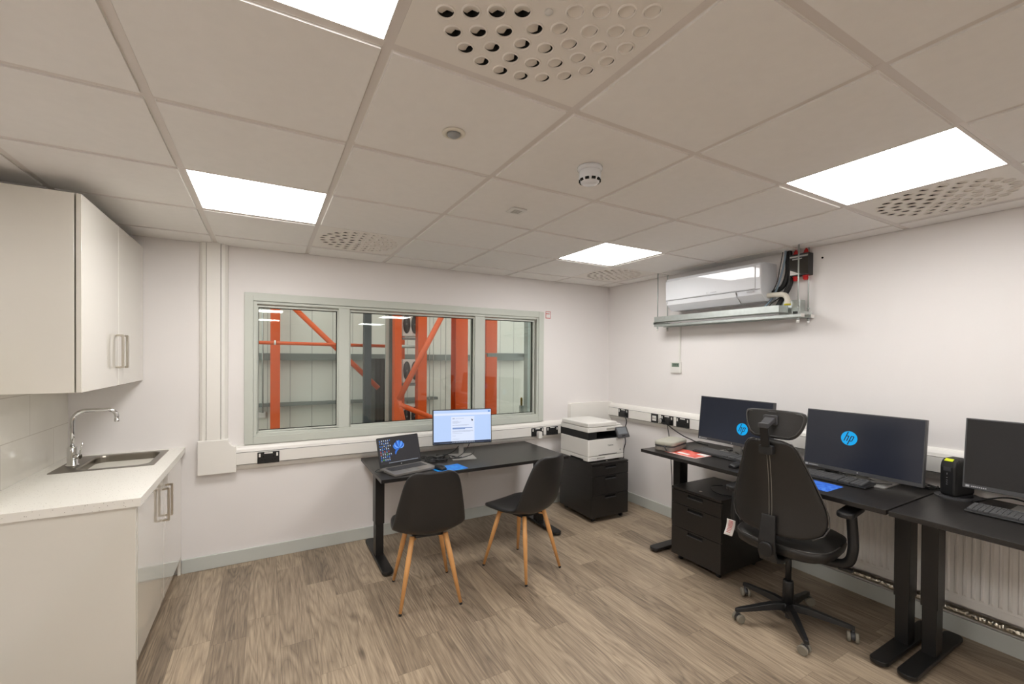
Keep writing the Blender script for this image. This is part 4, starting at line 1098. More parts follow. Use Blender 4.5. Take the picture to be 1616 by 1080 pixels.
MB().tube([(0.07, 0.0, 0.435), (0.20, 0.01, 0.430), (0.27, 0.0, 0.424)], 0.006, 8).rslab(0.245, 0.31, -0.015, 0.02, 0.417, 0.429, 0.008).build('lever', m_black, mech)
# seat: domed cushion
b = MB(); rings = []
def sq(rx, ry, z, cy=0.0, n=36, e=3.6):
    out = []
    for k in range(n):
        a = 2*PI*k/n; c, s = math.cos(a), math.sin(a)
        out.append(Vector((rx*abs(c)**(2/e)*(1 if c >= 0 else -1), cy+ry*abs(s)**(2/e)*(1 if s >= 0 else -1), z)))
    return out
for rx, ry, z in ((0.14, 0.14, 0.453), (0.215, 0.215, 0.458), (0.245, 0.240, 0.475), (0.252, 0.248, 0.505), (0.248, 0.244, 0.525)):
    rings.append(sq(rx, ry, z, 0.02))
rings += [sq(0.240, 0.236, 0.530, 0.02), sq(0.225, 0.222, 0.545, 0.02), sq(0.17, 0.17, 0.552, 0.02), sq(0.06, 0.06, 0.550, 0.02)]
b.loft(rings, 0, True)
seat = b.build('seat', m_leather, oc)
MB().tube([p+Vector((0, 0, 0)) for p in sq(0.2475, 0.2435, 0.5275, 0.02)]+[sq(0.2475, 0.2435, 0.5275, 0.02)[0]], 0.003, 6).build('seat_piping', m_pipe, seat)
# backrest: trapezoid panel, curved round the sitter, thickness 6 cm
bz = [(0.585, 0.110, -0.262), (0.600, 0.185, -0.262), (0.625, 0.228, -0.260), (0.670, 0.249, -0.257), (0.730, 0.247, -0.255), (0.800, 0.228, -0.258), (0.880, 0.202, -0.266), (0.960, 0.174, -0.278), (1.030, 0.150, -0.292), (1.075, 0.134, -0.302), (1.105, 0.112, -0.308), (1.120, 0.072, -0.312)]
b = MB(); rings = []
for z, hw, y in bz:
    ring = []; n = 10
    cv = 0.095
    for k in range(n+1):      # rear face
        u = -1+2*k/n; ring.append(Vector((hw*u, y+cv*(u*hw/0.25)**2, z)))
    for k in range(n, -1, -1):   # front face
        u = -1+2*k/n; th_ = 0.060*(1-abs(u)**3)+0.016
        ring.append(Vector((hw*u*0.985, y+cv*(u*hw/0.25)**2+th_, z)))
    rings.append(ring)
b.loft(rings, 0, True)
bk = b.build('backrest', m_leather, oc, subd=1)
for s in (-1, 1):
    MB().tube([(s*0.007, y-0.0025, z) for z, hw, y in [q for q in bz if 0.59 < q[0] < 1.08]], 0.0012, 5).build('stitching', m_stitch, bk)
for s in (-1, 1):
    MB().tube([(s*hw*1.0, y+0.095*(hw/0.25)**2+0.006, z) for z, hw, y in bz[1:]], 0.0035, 6).build('edge_piping', m_pipe, bk)
# back bar under the shell
bb = MB(); rr_ = []
for y, z, wv, t in ((-0.05, 0.425, 0.045, 0.02), (-0.20, 0.428, 0.045, 0.022), (-0.27, 0.450, 0.046, 0.022), (-0.298, 0.50, 0.045, 0.02), (-0.300, 0.56, 0.043, 0.018), (-0.292, 0.63, 0.040, 0.016), (-0.282, 0.70, 0.036, 0.014)):
    rr_.append((y, z, wv, t))
rings = []
for i, (y, z, wv, t) in enumerate(rr_):
    a = rr_[max(i-1, 0)]; c = rr_[min(i+1, len(rr_)-1)]
    ty, tz = c[0]-a[0], c[1]-a[1]; L_ = math.hypot(ty, tz); ny, nz = -tz/L_, ty/L_
    rings.append([Vector((s*wv, y+q*ny*t/2, z+q*nz*t/2)) for s, q in ((-1, -1), (1, -1), (1, 1), (-1, 1))])
bb.loft(rings, 0, False)
bar = bb.build('back_bar', m_black, oc, bevel=0.004)
MB().rslab(-0.034, 0.034, 0.475, 0.555, -0.322, -0.302, 0.030, axis='y').build('bar_cover', m_black, bar, bevel=0.006)
# armrests
for s in (-1, 1):
    p = smooth_path([(s*0.10, 0.0, 0.432), (s*0.23, 0.0, 0.440), (s*0.292, -0.005, 0.47), (s*0.312, -0.01, 0.54), (s*0.310, -0.005, 0.62), (s*0.300, 0.0, 0.730)], 6)
    ar = MB().tube(p, [0.025]*len(p), 12).build('armrest', m_black, oc)
    MB().rslab(s*0.295-0.040, s*0.295+0.040, -0.11, 0.13, 0.728, 0.757, 0.035).build('arm_pad', m_black, ar, bevel=0.008)
# headrest
hm = T(0, -0.262, 1.205, rx=R(-8))
b = MB(); rings = []
for z, hw in ((-0.082, 0.080), (-0.077, 0.104), (-0.058, 0.128), (-0.015, 0.150), (0.030, 0.160), (0.055, 0.160), (0.071, 0.153), (0.079, 0.130)):
    ring = []; n = 10
    for k in range(n+1):
        u = -1+2*k/n; ring.append(hm @ Vector((hw*u, 0.040*(u*hw/0.16)**2, z)))
    for k in range(n, -1, -1):
        u = -1+2*k/n; ring.append(hm @ Vector((hw*u, 0.040*(u*hw/0.16)**2+0.012+0.034*(1-abs(u)**3), z)))
    rings.append(ring)
b.loft(rings, 0, True)
hr = b.build('headrest', m_leather, oc, subd=1)
pp = []
for z, hw in ((-0.068, 0.0), (-0.068, 0.088), (-0.050, 0.116), (-0.012, 0.137), (0.030, 0.146), (0.050, 0.146), (0.063, 0.134), (0.064, 0.0)): pp.append((hw, z))
loop = [(x, z) for x, z in pp]+[(-x, z) for x, z in pp[::-1][1:-1]]
loop.append(loop[0])
MB().tube([hm @ Vector((x, 0.040*(x/0.16)**2-0.001, z)) for x, z in loop], 0.0028, 6).build('headrest_piping', m_pipe, hr)
hb = MB()
hb.rslab(-0.036, 0.036, 1.040, 1.092, -0.332, -0.300, 0.010, axis='y')
hb.box(-0.022, 0.022, -0.012, 0.0, 0.0, 0.125, m=T(0, -0.326, 1.085, rx=R(12)))
hb.build('headrest_clamp', m_black, oc, bevel=0.004)
ha = MB()
ha.box(-0.024, 0.024, -0.372, -0.345, 1.190, 1.216)
ha.loft([[Vector((s*0.022, -0.358, 1.200+q*0.010)) for s, q in ((-1, -1), (1, -1), (1, 1), (-1, 1))], [Vector((s*0.026, -0.275, 1.228+q*0.014)) for s, q in ((-1, -1), (1, -1), (1, 1), (-1, 1))]], 0, False)
ha.rslab(-0.036, 0.036, 1.20, 1.252, -0.280, -0.262, 0.008, axis='y')
ha.build('headrest_arm', m_dgrey, oc, bevel=0.003)
tg = MB(); rings = []
for k in range(8):
    z = 0.600-k*0.014; y = -0.245+0.010*math.sin(k*0.5); x = -0.222-0.005*k*0.5
    rings.append([Vector((x-0.022, y-0.008, z)), Vector((x+0.022, y+0.006, z-0.006))])
tg.loft(rings, 0, True, caps=False, closed=False)
tgo = tg.build('care_tag', m_paper, oc, solid=0.0006)
tl = MB()
for k in range(9):
    z = 0.590-k*0.009
    tl.box(-0.012, 0.012, -0.0011, -0.0006, -0.0015, 0.0015, m=T(-0.222-0.002*k, -0.2495+0.008*math.sin((0.6-z)/0.014*0.5), z, rz=R(18), ry=R(8)))
tl.build('tag_print', m_red, tgo)

# ================================================================== AIR CONDITIONER AND ITS TRAY
ac = empty('air_conditioner', (XW, 1.235, 2.003), 0, 'white wall air conditioner above a hanging metal tray', 'air conditioner')
pf = [(0, 0), (-0.145, 0.0), (-0.200, 0.050), (-0.214, 0.085), (-0.216, 0.270), (-0.205, 0.288), (-0.17, 0.296), (0, 0.296)]
# body (profile in x,z swept along y)
MB().prism(pf, -0.447, 0.447, 'y').build('casing', m_whiteg, ac, bevel=0.008)
MB().prism([(-0.2145, 0.092), (-0.2205, 0.095), (-0.2225, 0.262), (-0.216, 0.272)], -0.408, 0.440, 'y').build('front_panel', m_whiteg, ac, bevel=0.003)
MB().prism([(-0.150, -0.001), (-0.152, -0.004), (-0.207, 0.048), (-0.218, 0.083), (-0.214, 0.087), (-0.198, 0.050)], -0.250, 0.425, 'y').build('air_flap', m_whiteg, ac)
b = MB(); b.box(-0.2185, -0.2135, -0.445, 0.440, 0.0865, 0.0895); b.prism([(-0.150, -0.001), (-0.2165, 0.070), (-0.2172, 0.084), (-0.15, 0.0)], -0.254, -0.250, 'y'); b.prism([(-0.150, -0.001), (-0.2165, 0.070), (-0.2172, 0.084), (-0.15, 0.0)], 0.426, 0.430, 'y')
b.build('panel_gap', m_line, ac)
b = MB()
for k in range(7): b.box(-0.224, -0.2222, -0.03-k*0.008, -0.034-k*0.008, 0.108, 0.113)
b.prism([(0.0, 0.106), (0.010, 0.106), (0.005, 0.116)], -0.224, -0.2222, 'x'); b.build('maker_mark', m_textl, ac)
b = MB(); b.box(-0.2165, -0.2155, -0.40, -0.34, 0.070, 0.080); b.build('display_mark', m_textl, ac)
def rod(x, y, z0, z1, label):
    r_ = empty('threaded_rod', (x, y, z0), 0, label, 'rod', 'threaded rods holding the metal tray')
    h = z1-z0; n = 40
    pts = []; rs = []
    MB().tube([(0, 0, 0), (0, 0, h)], 0.005, 8).build('shaft', m_galv, r_)
    b = MB(); b.lathe([(0.0, 0), (0.010, 0.0), (0.010, 0.008), (0, 0.008)], 0, 0, 0.012, seg=6).lathe([(0.0, 0), (0.010, 0.0), (0.010, 0.008), (0, 0.008)], 0, 0, 0.092, seg=6)
    b.build('nuts', m_galv, r_)
    MB().lathe([(0.0, -0.014), (0.009, -0.012), (0.010, 0.006), (0, 0.006)], seg=14).build('end_cap', m_white, r_)
    return r_
RX0, RX1 = 3.610, 3.745
TZ = 1.862
rod(RX0, 1.820, TZ-0.028, ZC+0.05, 'front left threaded rod of the metal tray')
rod(RX1, 1.820, TZ-0.028, ZC+0.05, 'rear left threaded rod of the metal tray beside the air conditioner')
rod(RX0, 0.545, TZ-0.028, ZC+0.05, 'front right threaded rod passing in front of the black switch box')
rod(RX1, 0.545, TZ-0.028, ZC+0.05, 'rear right threaded rod of the metal tray right of the black switch box')
ty = empty('support_tray', (3.66, 1.18, TZ), 0, 'galvanised metal drip tray on strut channels hung under the air conditioner', 'metal tray')
def strut(x0, y0, x1, y1, z0, z1, nm):
    b = MB(); L_ = math.hypot(x1-x0, y1-y0)
    if x0 == x1:
        b.box(x0-0.0205, x0-0.018, y0, y1, z0, z1).box(x0+0.018, x0+0.0205, y0, y1, z0, z1).box(x0-0.018, x0+0.018, y0, y1, z1-0.0025, z1).box(x0-0.018, x0-0.010, y0, y1, z0, z0+0.0025).box(x0+0.010, x0+0.018, y0, y1, z0, z0+0.0025)
    else:
        b.box(x0, x1, y0-0.0205, y0-0.018, z0, z1).box(x0, x1, y0+0.018, y0+0.0205, z0, z1).box(x0, x1, y0-0.018, y0+0.018, z1-0.0025, z1)
    return b.build(nm, m_galv, ty)
for x in (RX0-3.66, RX1-3.66-0.006): strut(x, -0.665, x, 0.665, 0.0, 0.0205, 'strut_channel')
for y in (-0.635, 0.64): strut(RX0-3.66-0.035, y, RX1-3.66+0.015, y, 0.021, 0.042, 'cross_strut')
for x in (RX0-3.66, RX1-3.66-0.006):
    MB().box(x-0.021, x+0.021, -0.669, -0.664, -0.001, 0.022).build('strut_end_cap', m_white, ty)
t_ = MB(); x0, x1, y0, y1 = RX0-3.66-0.045, 0.02, -0.53, 0.64
t_.box(x0, x1, y0, y1, 0.043, 0.045).box(x0, x0+0.002, y0, y1, 0.045, 0.092).box(x1-0.002, x1, y0, y1, 0.045, 0.092).box(x0, x1, y0, y0+0.002, 0.045, 0.092).box(x0, x1, y1-0.002, y1, 0.045, 0.092)
t_.build('drip_tray', m_galv, ty)
MB().box(0.045, 0.112, -0.60, -0.45, 0.021, 0.135).build('angle_plate', m_galv, ty)
# pipes
def bundle(name, paths, rs, m, label, cat='pipe'):
    b = MB()
    for p, r_ in zip(paths, rs): b.tube(smooth_path(p, 6), r_, 10)
    return tag(b.build(name, m), label, cat)
bundle('pipe_bundle', [[(3.745, 0.690, 2.40), (3.745, 0.690, 2.30), (3.742, 0.692, 2.20), (3.735, 0.715, 2.12), (3.725, 0.755, 2.085), (3.72, 0.795, 2.072)],
                       [(3.750, 0.682, 2.40), (3.750, 0.680, 2.30), (3.745, 0.668, 2.20), (3.735, 0.668, 2.12), (3.715, 0.690, 2.05), (3.70, 0.72, 1.99), (3.69, 0.74, 1.945)],
                       [(3.730, 0.672, 2.40), (3.730, 0.672, 2.25), (3.725, 0.665, 2.15), (3.715, 0.685, 2.08), (3.70, 0.715, 2.02)]], [0.017, 0.017, 0.012], m_blacksoft, 'bundle of black lagged pipes between the air conditioner and the ceiling', 'pipes')
bundle('pale_blue_hose', [[(3.705, 0.685, 2.40), (3.70, 0.690, 2.30), (3.695, 0.715, 2.18), (3.69, 0.745, 2.08), (3.66, 0.775, 2.00), (3.64, 0.84, 1.925)]], [0.007], m_bluegrey, 'thin blue grey hose curving from the ceiling into the metal tray', 'hose')
cable('thin_cable', [(3.73, 0.715, 2.40), (3.72, 0.730, 2.28), (3.72, 0.755, 2.15), (3.72, 0.790, 2.078)], 0.003, m_black, 'thin black cable bowing out beside the air conditioner')
cable('thin_cable', [(3.70, 0.64, 2.10), (3.68, 0.70, 2.03), (3.66, 0.76, 1.985), (3.65, 0.80, 1.93)], 0.004, m_black, 'thin black cable crossing the white pipe above the metal tray')
wp = MB().tube(smooth_path([(3.66, 0.80, 2.045), (3.66, 0.72, 2.045), (3.66, 0.665, 2.035), (3.66, 0.645, 2.000), (3.66, 0.645, 1.965)], 8), 0.019, 14).build('drain_pipe', m_ivory)
tag(wp, 'ivory lagged drain pipe elbow dropping into the metal tray', 'pipe')
MB().tube([(3.66, 0.645, 1.969), (3.66, 0.645, 1.958)], 0.0225, 14).build('yellow_tape', m_yellow, wp)
# isolator
iso = empty('switch_box', (XW, 0.597, 2.174), 0, 'black switch box with red cable glands beside the air conditioner pipes', 'switch box')
MB().box(-0.060, -0.0, -0.067, 0.067, 0, 0.160).build('enclosure', m_black, iso, bevel=0.003)
MB().box(-0.0612, -0.060, -0.062, 0.062, 0.008, 0.128).build('window_cover', mat('smoked_cover', srgb(46, 42, 36), 0.1, noise=0.2, nscale=20), iso)
MB().box(-0.0625, -0.0600, -0.060, 0.064, 0.136, 0.147).box(-0.0625, -0.0608, -0.020, 0.046, 0.119, 0.127).build('label_strips', m_silver, iso)
MB().prism([(0.060, 0.009), (0.060, 0.045), (-0.01, 0.010)], -0.0622, -0.0610, 'x').build('pale_sticker', m_paper, iso)
for y in (-0.035, 0.035):
    g = MB().lathe([(0, -0.034), (0.012, -0.034), (0.019, -0.026), (0.019, -0.008), (0.022, -0.006), (0.022, 0), (0, 0)], -0.032, y, 0, seg=12).build('cable_gland', m_red, iso)
    g2 = MB().lathe([(0, 0.0), (0.022, 0), (0.022, 0.006), (0.016, 0.008), (0.014, 0.024), (0.006, 0.030), (0.006, 0.045), (0, 0.045)], -0.032, y, 0.160, seg=12).build('cable_gland', m_red, iso)
# thermostat with its conduit
th = empty('air_conditioner_controller', (XW, 1.728, 1.418), 0, 'small white wall controller with a grey display under the air conditioner', 'thermostat')
MB().rslab(-0.062, 0.062, 0, 0.112, -0.018, 0, 0.006, axis='x').build('casing', m_white, th, bevel=0.003)
MB().box(-0.0188, -0.018, -0.042, 0.042, 0.060, 0.096).build('display', m_dgreen, th)
b = MB(); 
for k in range(3): b.box(-0.0192, -0.0188, -0.03+k*0.02, -0.02+k*0.02, 0.074, 0.084)
b.build('digits', m_text, th)
MB().box(-0.0192, -0.018, -0.054, 0.054, 0.010, 0.050).build('flap', m_white, th, bevel=0.001)
cd = MB().box(XW-0.014, XW, 1.678, 1.694, 1.530, 1.905).build('conduit', m_white, None, bevel=0.002); tag(cd, 'thin white conduit dropping from the metal tray to the controller', 'conduit')
sc = MB().lathe([(0.0, 0.0), (0.007, 0.0), (0.006, 0.004), (0.0, 0.006)], seg=12).build('wall_screw', m_hole, None, loc=(XW, 0.471, 2.287)); sc.rotation_euler = (0, R(-90), 0)
tag(sc, 'small dark screw hole in the right wall beside the switch box', 'screw')
# fire label
fl = empty('wall_sticker', (2.927, YW, 2.010), 0, 'small red bordered sticker by the top corner of the window frame', 'sticker')
MB().box(-0.030, 0.030, -0.0012, 0, -0.036, 0.036).build('paper', m_paper, fl)
b = MB(); yq = -0.0018
b.box(-0.031, 0.031, yq, -0.0012, 0.032, 0.037).box(-0.031, 0.031, yq, -0.0012, -0.037, -0.030).box(-0.031, -0.026, yq, -0.0012, -0.037, 0.037).box(0.027, 0.031, yq, -0.0012, -0.037, 0.037).box(-0.031, 0.02, yq, -0.0012, 0.008, 0.014)
b.build('red_border', m_red, fl)

# ================================================================== RADIATORS AND PIPE
def radiator(y0, y1, label):
    root = empty('radiator', (XW, (y0+y1)/2, 0.20), 0, label, 'radiator', 'white panel radiators under the right hand desks')
    L_ = (y1-y0); h = 0.50; xo = -0.075
    MB().rslab(-L_/2, L_/2, 0, h, xo-0.010, xo, 0.010, axis='x').build('panel', m_rad, root, bevel=0.002)
    b = MB(); n = int((L_-0.10)/0.0333)
    for k in range(n):
        y = -L_/2+0.05+(L_-0.10)*(k+0.5)/n; w_ = 0.009
        z0, z1 = 0.055, h-0.05
        b.loft([[Vector((xo-0.0095, y-w_, z0)), Vector((xo-0.0095, y+w_, z0)), Vector((xo-0.0095, y+w_, z1)), Vector((xo-0.0095, y-w_, z1))],
                [Vector((xo-0.016, y-w_*0.4, z0+0.014)), Vector((xo-0.016, y+w_*0.4, z0+0.014)), Vector((xo-0.016, y+w_*0.4, z1-0.014)), Vector((xo-0.016, y-w_*0.4, z1-0.014))]], 0, False)
    b.build('convection_ribs', m_rad, root)
    fr = MB()
    for k in range(1):
        fr.box(xo-0.012, xo-0.0098, -L_/2+0.035, L_/2-0.035, 0.040, 0.043).box(xo-0.012, xo-0.0098, -L_/2+0.035, L_/2-0.035, h-0.043, h-0.040).box(xo-0.012, xo-0.0098, -L_/2+0.033, -L_/2+0.036, 0.040, h-0.040).box(xo-0.012, xo-0.0098, L_/2-0.036, L_/2-0.033, 0.040, h-0.040)
    fr.build('pressed_edge', m_rad, root)
    MB().rslab(-L_/2, L_/2, 0, h, xo+0.035, xo+0.043, 0.010, axis='x').build('rear_panel', m_rad, root)
    g = MB().box(xo-0.006, xo+0.043, -L_/2+0.004, L_/2-0.004, h, h+0.010)
    for k in range(int(L_/0.03)): g.box(xo-0.002, xo+0.038, -L_/2+0.015+k*0.03, -L_/2+0.028+k*0.03, h+0.010, h+0.0105, 1)
    g.build('top_grille', [m_rad, m_line], root)
    MB().box(xo-0.006, xo+0.043, L_/2-0.004, L_/2+0.001, 0.005, h).build('side_cover', m_rad, root)
    br = MB().box(xo+0.043, 0, -L_/2+0.15, -L_/2+0.18, 0.05, h-0.05).box(xo+0.043, 0, L_/2-0.18, L_/2-0.15, 0.05, h-0.05)
    br.build('wall_bracket', m_rad, root)
    return root
radiator(-0.57, 0.62, 'white ribbed panel radiator behind the desk legs, left of the gap')
radiator(-1.90, -0.66, 'white ribbed panel radiator continuing beyond the right edge of the photo')
b = MB(); p = []
for k in range(41):
    y = 0.55-k*0.075; p.append((XW-0.046+0.002*math.sin(k*1.7), y, 0.150+0.002*math.cos(k*2.3)))
b.tube(p, [0.021+0.0012*math.sin(k*2.9) for k in range(41)], 14)
fp = b.build('lagged_pipe', m_foil); tag(fp, 'foil wrapped heating pipe running low along the right wall', 'pipe')
cl = MB()
for y in (0.45, -0.30, -1.0, -1.8): cl.box(XW-0.05, XW, y-0.006, y+0.006, 0.140, 0.150)
cl.build('pipe_clip', m_galv, fp)
MB().tube([(XW-0.046, 0.90, 0.150), (XW-0.046, 0.54, 0.150)], 0.008, 10).build('bare_end', m_galv, fp)
MB().tube([(XW-0.046, 0.47, 0.152), (XW-0.046, 0.38, 0.151)], 0.0235, 12).build('black_sleeve', m_black, fp)

# ================================================================== WAREHOUSE BEYOND THE WINDOW
YF = 7.0
struct(MB().box(-4.5, 8.5, YW+0.12, YF+0.1, -0.12, 0).build('floor_warehouse', mat('concrete', srgb(150, 148, 142), 0.5, noise=0.1, nscale=4, bump=0.1)))
struct(MB().box(-4.5, 8.5, YF, YF+0.1, 0, 5.0).build('wall_far', m_clad))
struct(MB().box(-4.6, -4.5, YW+0.12, YF+0.1, 0, 5.0).build('wall_warehouse_left', m_clad))
struct(MB().box(8.5, 8.6, YW+0.12, YF+0.1, 0, 5.0).build('wall_warehouse_right', m_clad))
m_rail = mat('cladding_rail', srgb(118, 126, 122), 0.45, metal=0.3, noise=0.05)
def pix(Y, x, y):      # point on the plane at depth Y seen through this place of the photograph (measuring aid)
    d = fw+rt2*((x-808)/FPX)+up2*((540-SY-y)/FPX)
    return CAMP+d*((Y-CAMP.y)/d.y)
def rail(z0, z1, x0, x1, label, y=6.85):
    b = MB(); b.box(x0, x1, y, y+0.012, z0, z1).box(x0, x1, y+0.012, YF, z1-0.012, z1).box(x0, x1, y+0.012, y+0.05, z0, z0+0.012)
    return tag(b.build('cladding_rail', m_rail), label, 'rail', 'grey horizontal cladding rails')
za = pix(6.85, 460, 558).z; zb_ = pix(6.85, 460, 569).z
rail(zb_, za, -4.4, 5.2, 'upper grey rail across the warehouse wall')
zc_ = pix(6.85, 460, 636).z; zd = pix(6.85, 460, 641).z
rail(zd, zc_, -4.4, 3.2, 'lower grey rail across the warehouse wall')
def hcolumn(xc, y, w_, label, h=5.0, m=m_orange):
    b = MB(); d = w_
    b.box(xc-w_/2, xc+w_/2, y-d/2, y-d/2+0.012, 0, h).box(xc-w_/2, xc+w_/2, y+d/2-0.012, y+d/2, 0, h).box(xc-0.006, xc+0.006, y-d/2+0.012, y+d/2-0.012, 0, h)
    return tag(b.build('steel_column', m), label, 'column', 'orange steel columns beyond the window')
P = pix(6.6, 434.5, 560); hcolumn(P.x, 6.7, 0.135, 'orange steel column seen in the left window pane')
P0, P1 = pix(6.0, 719.5, 560), pix(6.0, 738.5, 560); hcolumn((P0.x+P1.x)/2, 6.12, (P1.x-P0.x), 'orange steel column in the right part of the middle pane')
P0, P1 = pix(5.2, 768, 560), pix(5.2, 784.6, 560); hcolumn((P0.x+P1.x)/2, 5.3, (P1.x-P0.x), 'orange steel column in the right window pane')
P0, P1 = pix(5.4, 622.8, 560), pix(5.4, 634, 560)
def post(x0, x1, y, dep, h, m, name, label, cat='post', z0=0.0, group=None):
    return tag(MB().box(x0, x1, y, y+dep, z0, h).build(name, m), label, cat, group)
post(P0.x, P1.x, 5.4, 0.14, 4.5, m_orange, 'lift_mast', 'narrow orange mast left of the stacked fan units', 'mast', group='orange masts of the lifting frame')
P0, P1 = pix(5.4, 660, 560), pix(5.4, 673.7, 560)
post(P0.x, P1.x, 5.4, 0.16, 4.5, m_orange, 'lift_mast', 'wider orange mast right of the stacked fan units', 'mast', group='orange masts of the lifting frame')
P0, P1 = pix(5.9, 636, 560), pix(5.9, 644, 560)
post(P0.x, P1.x, 6.1, 0.10, 4.5, m_orange, 'lift_mast', 'orange strip of mast just behind the fan units', 'mast', group='orange masts of the lifting frame')
def brace(pa, pb, ya, yb, r_, label, m=m_orange):
    A, B = pix(ya, *pa), pix(yb, *pb)
    return tag(MB().tube([A, B], r_, 16).build('brace_tube', m), label, 'tube', 'orange brace tubes')
brace((462, 484), (597, 613), 6.3, 6.1, 0.040, 'orange diagonal tube falling from the top of the left pane')
brace((700, 494), (629, 631), 4.9, 4.9, 0.040, 'thick orange diagonal tube in the middle pane')
brace((631, 639), (700, 667), 4.9, 4.9, 0.036, 'orange tube running low behind the document monitor')
brace((630, 632), (639, 675), 4.9, 4.9, 0.030, 'short orange tube at the foot of the thick diagonal one')
tag(MB().tube([pix(6.0, 380, 540), pix(6.0, 608, 546.5)], 0.026, 14).build('rail_tube', m_orange), 'thin level orange tube crossing the left and middle panes', 'tube', 'orange brace tubes')
q1 = pix(6.0, 434, 541); MB().tube([q1-Vector((0.012, 0, 0)), q1+Vector((0.012, 0, 0))], 0.034, 14).build('tube_clamp', m_white, [o for o in bpy.data.objects if o.name == 'rail_tube'][0])
tag(MB().tube([pix(6.0, 608, 546.5), pix(6.0, 657, 547.5)], 0.026, 14).build('rail_tube', m_galv), 'bare grey end of the level tube in the middle pane', 'tube')
tag(MB().tube([pix(6.839, 414.5, 440), pix(6.839, 414.5, 652)], 0.013, 8).build('cable_drop', m_galv), 'thin grey vertical conduit in the left window pane', 'conduit')
jb = pix(6.97, 413, 655); tag(MB().box(jb.x-0.06, jb.x+0.06, 6.94, 7.0, jb.z-0.05, jb.z+0.05).build('junction_box', m_white, None, bevel=0.01), 'small white junction box low in the left window pane', 'junction box')
# dark machinery left of the masts
m_mach = mat('dark_machine', srgb(34, 36, 38), 0.5, noise=0.25, nscale=12)
m_post = mat('grey_post', srgb(112, 120, 118), 0.45, metal=0.3, noise=0.1)
P0, P1 = pix(5.8, 575, 560), pix(5.8, 586, 560); post(P0.x, P1.x, 5.8, 0.12, 4.5, mat('dark_ladder', srgb(62, 70, 74), 0.5, noise=0.35, nscale=18), 'dark_mast', 'dark grey ribbed mast left in the middle pane')
P0, P1 = pix(5.6, 587, 560), pix(5.6, 592, 560); post(P0.x, P1.x, 5.9, 0.05, 4.5, m_lgrey, 'pale_post', 'pale narrow post beside the dark ribbed mast')
P0, P1 = pix(5.6, 609, 560), pix(5.6, 613.5, 560); post(P0.x, P1.x, 5.6, 0.05, 4.5, m_lgrey, 'toothed_post', 'pale toothed post right of the black cabinet in the middle pane')
b = MB(); xx = P1.x
for k in range(90): b.box(xx, xx+0.012, 5.6, 5.64, 0.3+k*0.03, 0.314+k*0.03)
b.build('teeth', m_grey, [o for o in bpy.data.objects if o.name.startswith('toothed_post')][0])
P0, P1 = pix(5.7, 615, 560), pix(5.7, 622.5, 560); post(P0.x, P1.x, 5.7, 0.08, 4.5, m_post, 'grey_mast', 'plain grey mast beside the narrow orange mast')
P0, P1 = pix(6.4, 592, 566), pix(6.4, 609, 672)
mc = empty('machine_cabinet', ((P0.x+P1.x)/2, 6.5, P1.z), 0, 'tall black cabinet standing behind the pale posts in the middle pane', 'machine')
hw = (P1.x-P0.x)/2; hh = P0.z-P1.z
MB().box(-hw, hw, -0.1, 0.3, 0, hh).build('housing', m_mach, mc, bevel=0.01)
b = MB()
for k in range(3): b.box(-hw+0.02+k*hw*0.65, -hw+0.03+k*hw*0.65, -0.105, -0.1, 0.05, hh-0.05)
b.build('door_seams', m_hole, mc)
mc.location.z = P1.z
# legs down to the floor
MB().box(-hw, hw, -0.05, 0.25, -P1.z, 0).build('plinth', m_mach, mc)
# stacked condenser units between the masts
def condenser(px, py, label):
    c = pix(5.55, px, py); W_, H_ = 0.25, 0.36
    root = empty('fan_unit', (c.x, 5.55, c.z), 0, label, 'fan unit', 'stacked fan units between the orange masts')
    MB().box(-W_/2, W_/2, 0, 0.22, 0, H_).build('housing', m_white, root, bevel=0.01)
    for s in (-1, 1):
        f = MB().lathe([(0, 0.0), (0.052, 0.0), (0.056, 0.004), (0.056, 0.010), (0, 0.010)], seg=20, m=T(s*0.063, 0, H_*0.52, rx=R(90)) @ Matrix.Diagonal((1, 2.6, 1, 1)))
        fo = f.build('fan_grille', m_fan, root)
        MB().lathe([(0, 0.0), (0.014, 0.0), (0.014, 0.014), (0, 0.014)], seg=12, m=T(s*0.063, 0, H_*0.52, rx=R(90))).build('fan_hub', m_grey, fo)
    MB().box(-W_/2-0.01, W_/2+0.01, -0.03, 0.22, -0.05, -0.02).build('shelf', m_grey, root)
    return root
condenser(648, 531, 'uppermost pair of oval fans between the orange masts')
condenser(648, 604, 'middle pair of oval fans between the orange masts')
condenser(648, 676, 'lowest pair of oval fans, partly below the window sill')
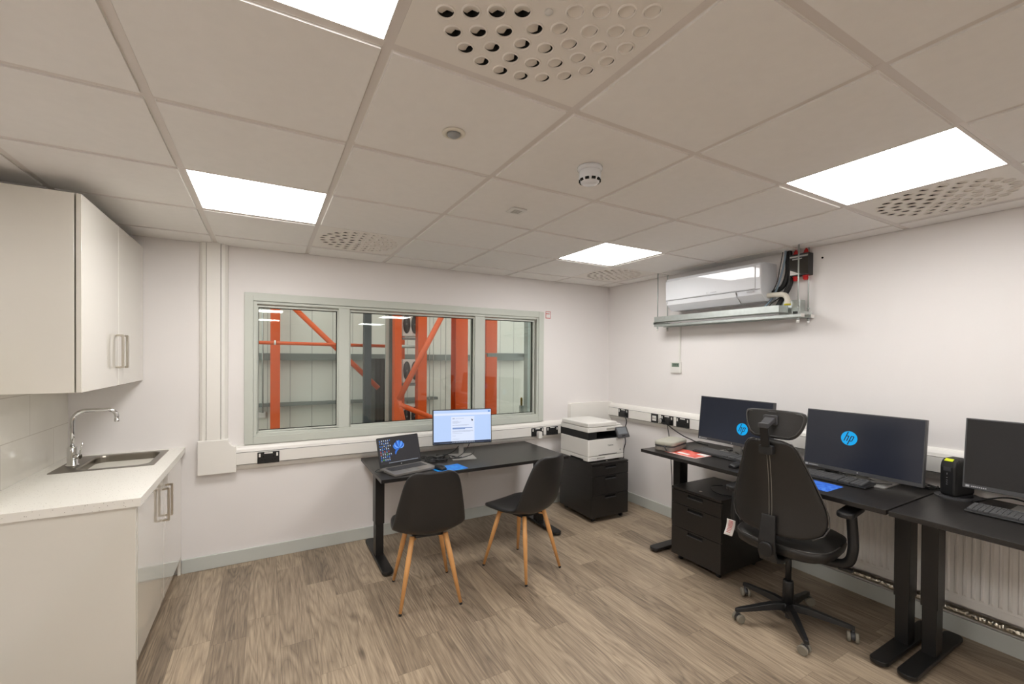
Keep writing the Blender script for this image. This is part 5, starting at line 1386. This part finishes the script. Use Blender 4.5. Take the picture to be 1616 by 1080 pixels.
# thin hanging wires and grey shelf behind the right pane
for i_, px in enumerate((678, 684, 703.5)):
    A = pix(5.2, px, 560); tag(MB().tube([(A.x, A.y, 0.0), (A.x, A.y, 4.95)], 0.006, 6).build('steel_wire', m_galv), ['first thin vertical wire right of the wider orange mast', 'second thin vertical wire right of the wider orange mast', 'thin vertical wire midway between mast and column'][i_], 'wire', 'thin vertical wires')
A, B = pix(4.3, 770, 557.5), pix(4.3, 833, 563.5)
b = MB().box(A.x, B.x+0.05, 4.3, 4.34, B.z-0.004, A.z).box(A.x, B.x+0.05, 4.34, 4.5, A.z-0.012, A.z)
tag(b.build('shelf_rail', m_rail), 'grey horizontal rail in the right window pane', 'rail')
A, B = pix(4.2, 833, 560), pix(4.2, 843, 560); post(A.x, B.x+0.3, 4.2, 0.11, 4.5, mat('pale_green_post', srgb(150, 162, 156), 0.4, noise=0.03), 'corner_post', 'pale grey green post at the right end of the right pane')
# panelled box wall close behind the right pane
A = pix(6.2, 786, 560)
# padlock key safe outside the right pane
kp = Vector((2.655, YW+0.075, 0.962+0.006))
kk = empty('key_safe', (2.655, YW+0.083, WZ0+0.022), 0, 'small clear block with a brass rod standing outside the right pane', 'latch')
MB().box(-0.020, 0.020, -0.016, 0.016, 0.0, 0.085).build('clear_block', mat('clear_block', srgb(176, 184, 178), 0.1), kk, bevel=0.004)
MB().lathe([(0, 0.085), (0.010, 0.085), (0.012, 0.10), (0.012, 0.155), (0.008, 0.168), (0, 0.170)], seg=16).build('brass_rod', m_brass, kk)
tag(MB().box(-4.5, 8.5, 4.55, 4.65, 4.98, 5.15).build('roof_beam', m_galv), 'long steel beam overhead carrying the warehouse batten lamps', 'beam')
# unseen batten lamps, added to light the warehouse from above
for i_, (x, y) in enumerate([(0.5, 4.6), (2.6, 4.6), (5.0, 4.6)]):
    r_ = empty('batten_light', (x, y, 4.0), 0, ['batten lamp hung in the warehouse above the left pane', 'batten lamp hung in the warehouse above the middle pane', 'batten lamp hung in the warehouse above the right pane'][i_], 'lamp', 'warehouse batten lamps')
    MB().box(-0.75, 0.75, -0.06, 0.06, 0.02, 0.08).build('housing', m_white, r_)
    MB().rslab(-0.74, 0.74, -0.05, 0.05, -0.01, 0.02, 0.02).build('tube_cover', emat('batten_glow', (1, 1, 1), 14), r_)
    for s in (-0.6, 0.6): MB().tube([(s, 0, 0.08), (s, 0, 1.0)], 0.004, 6).build('hanger', m_galv, r_)
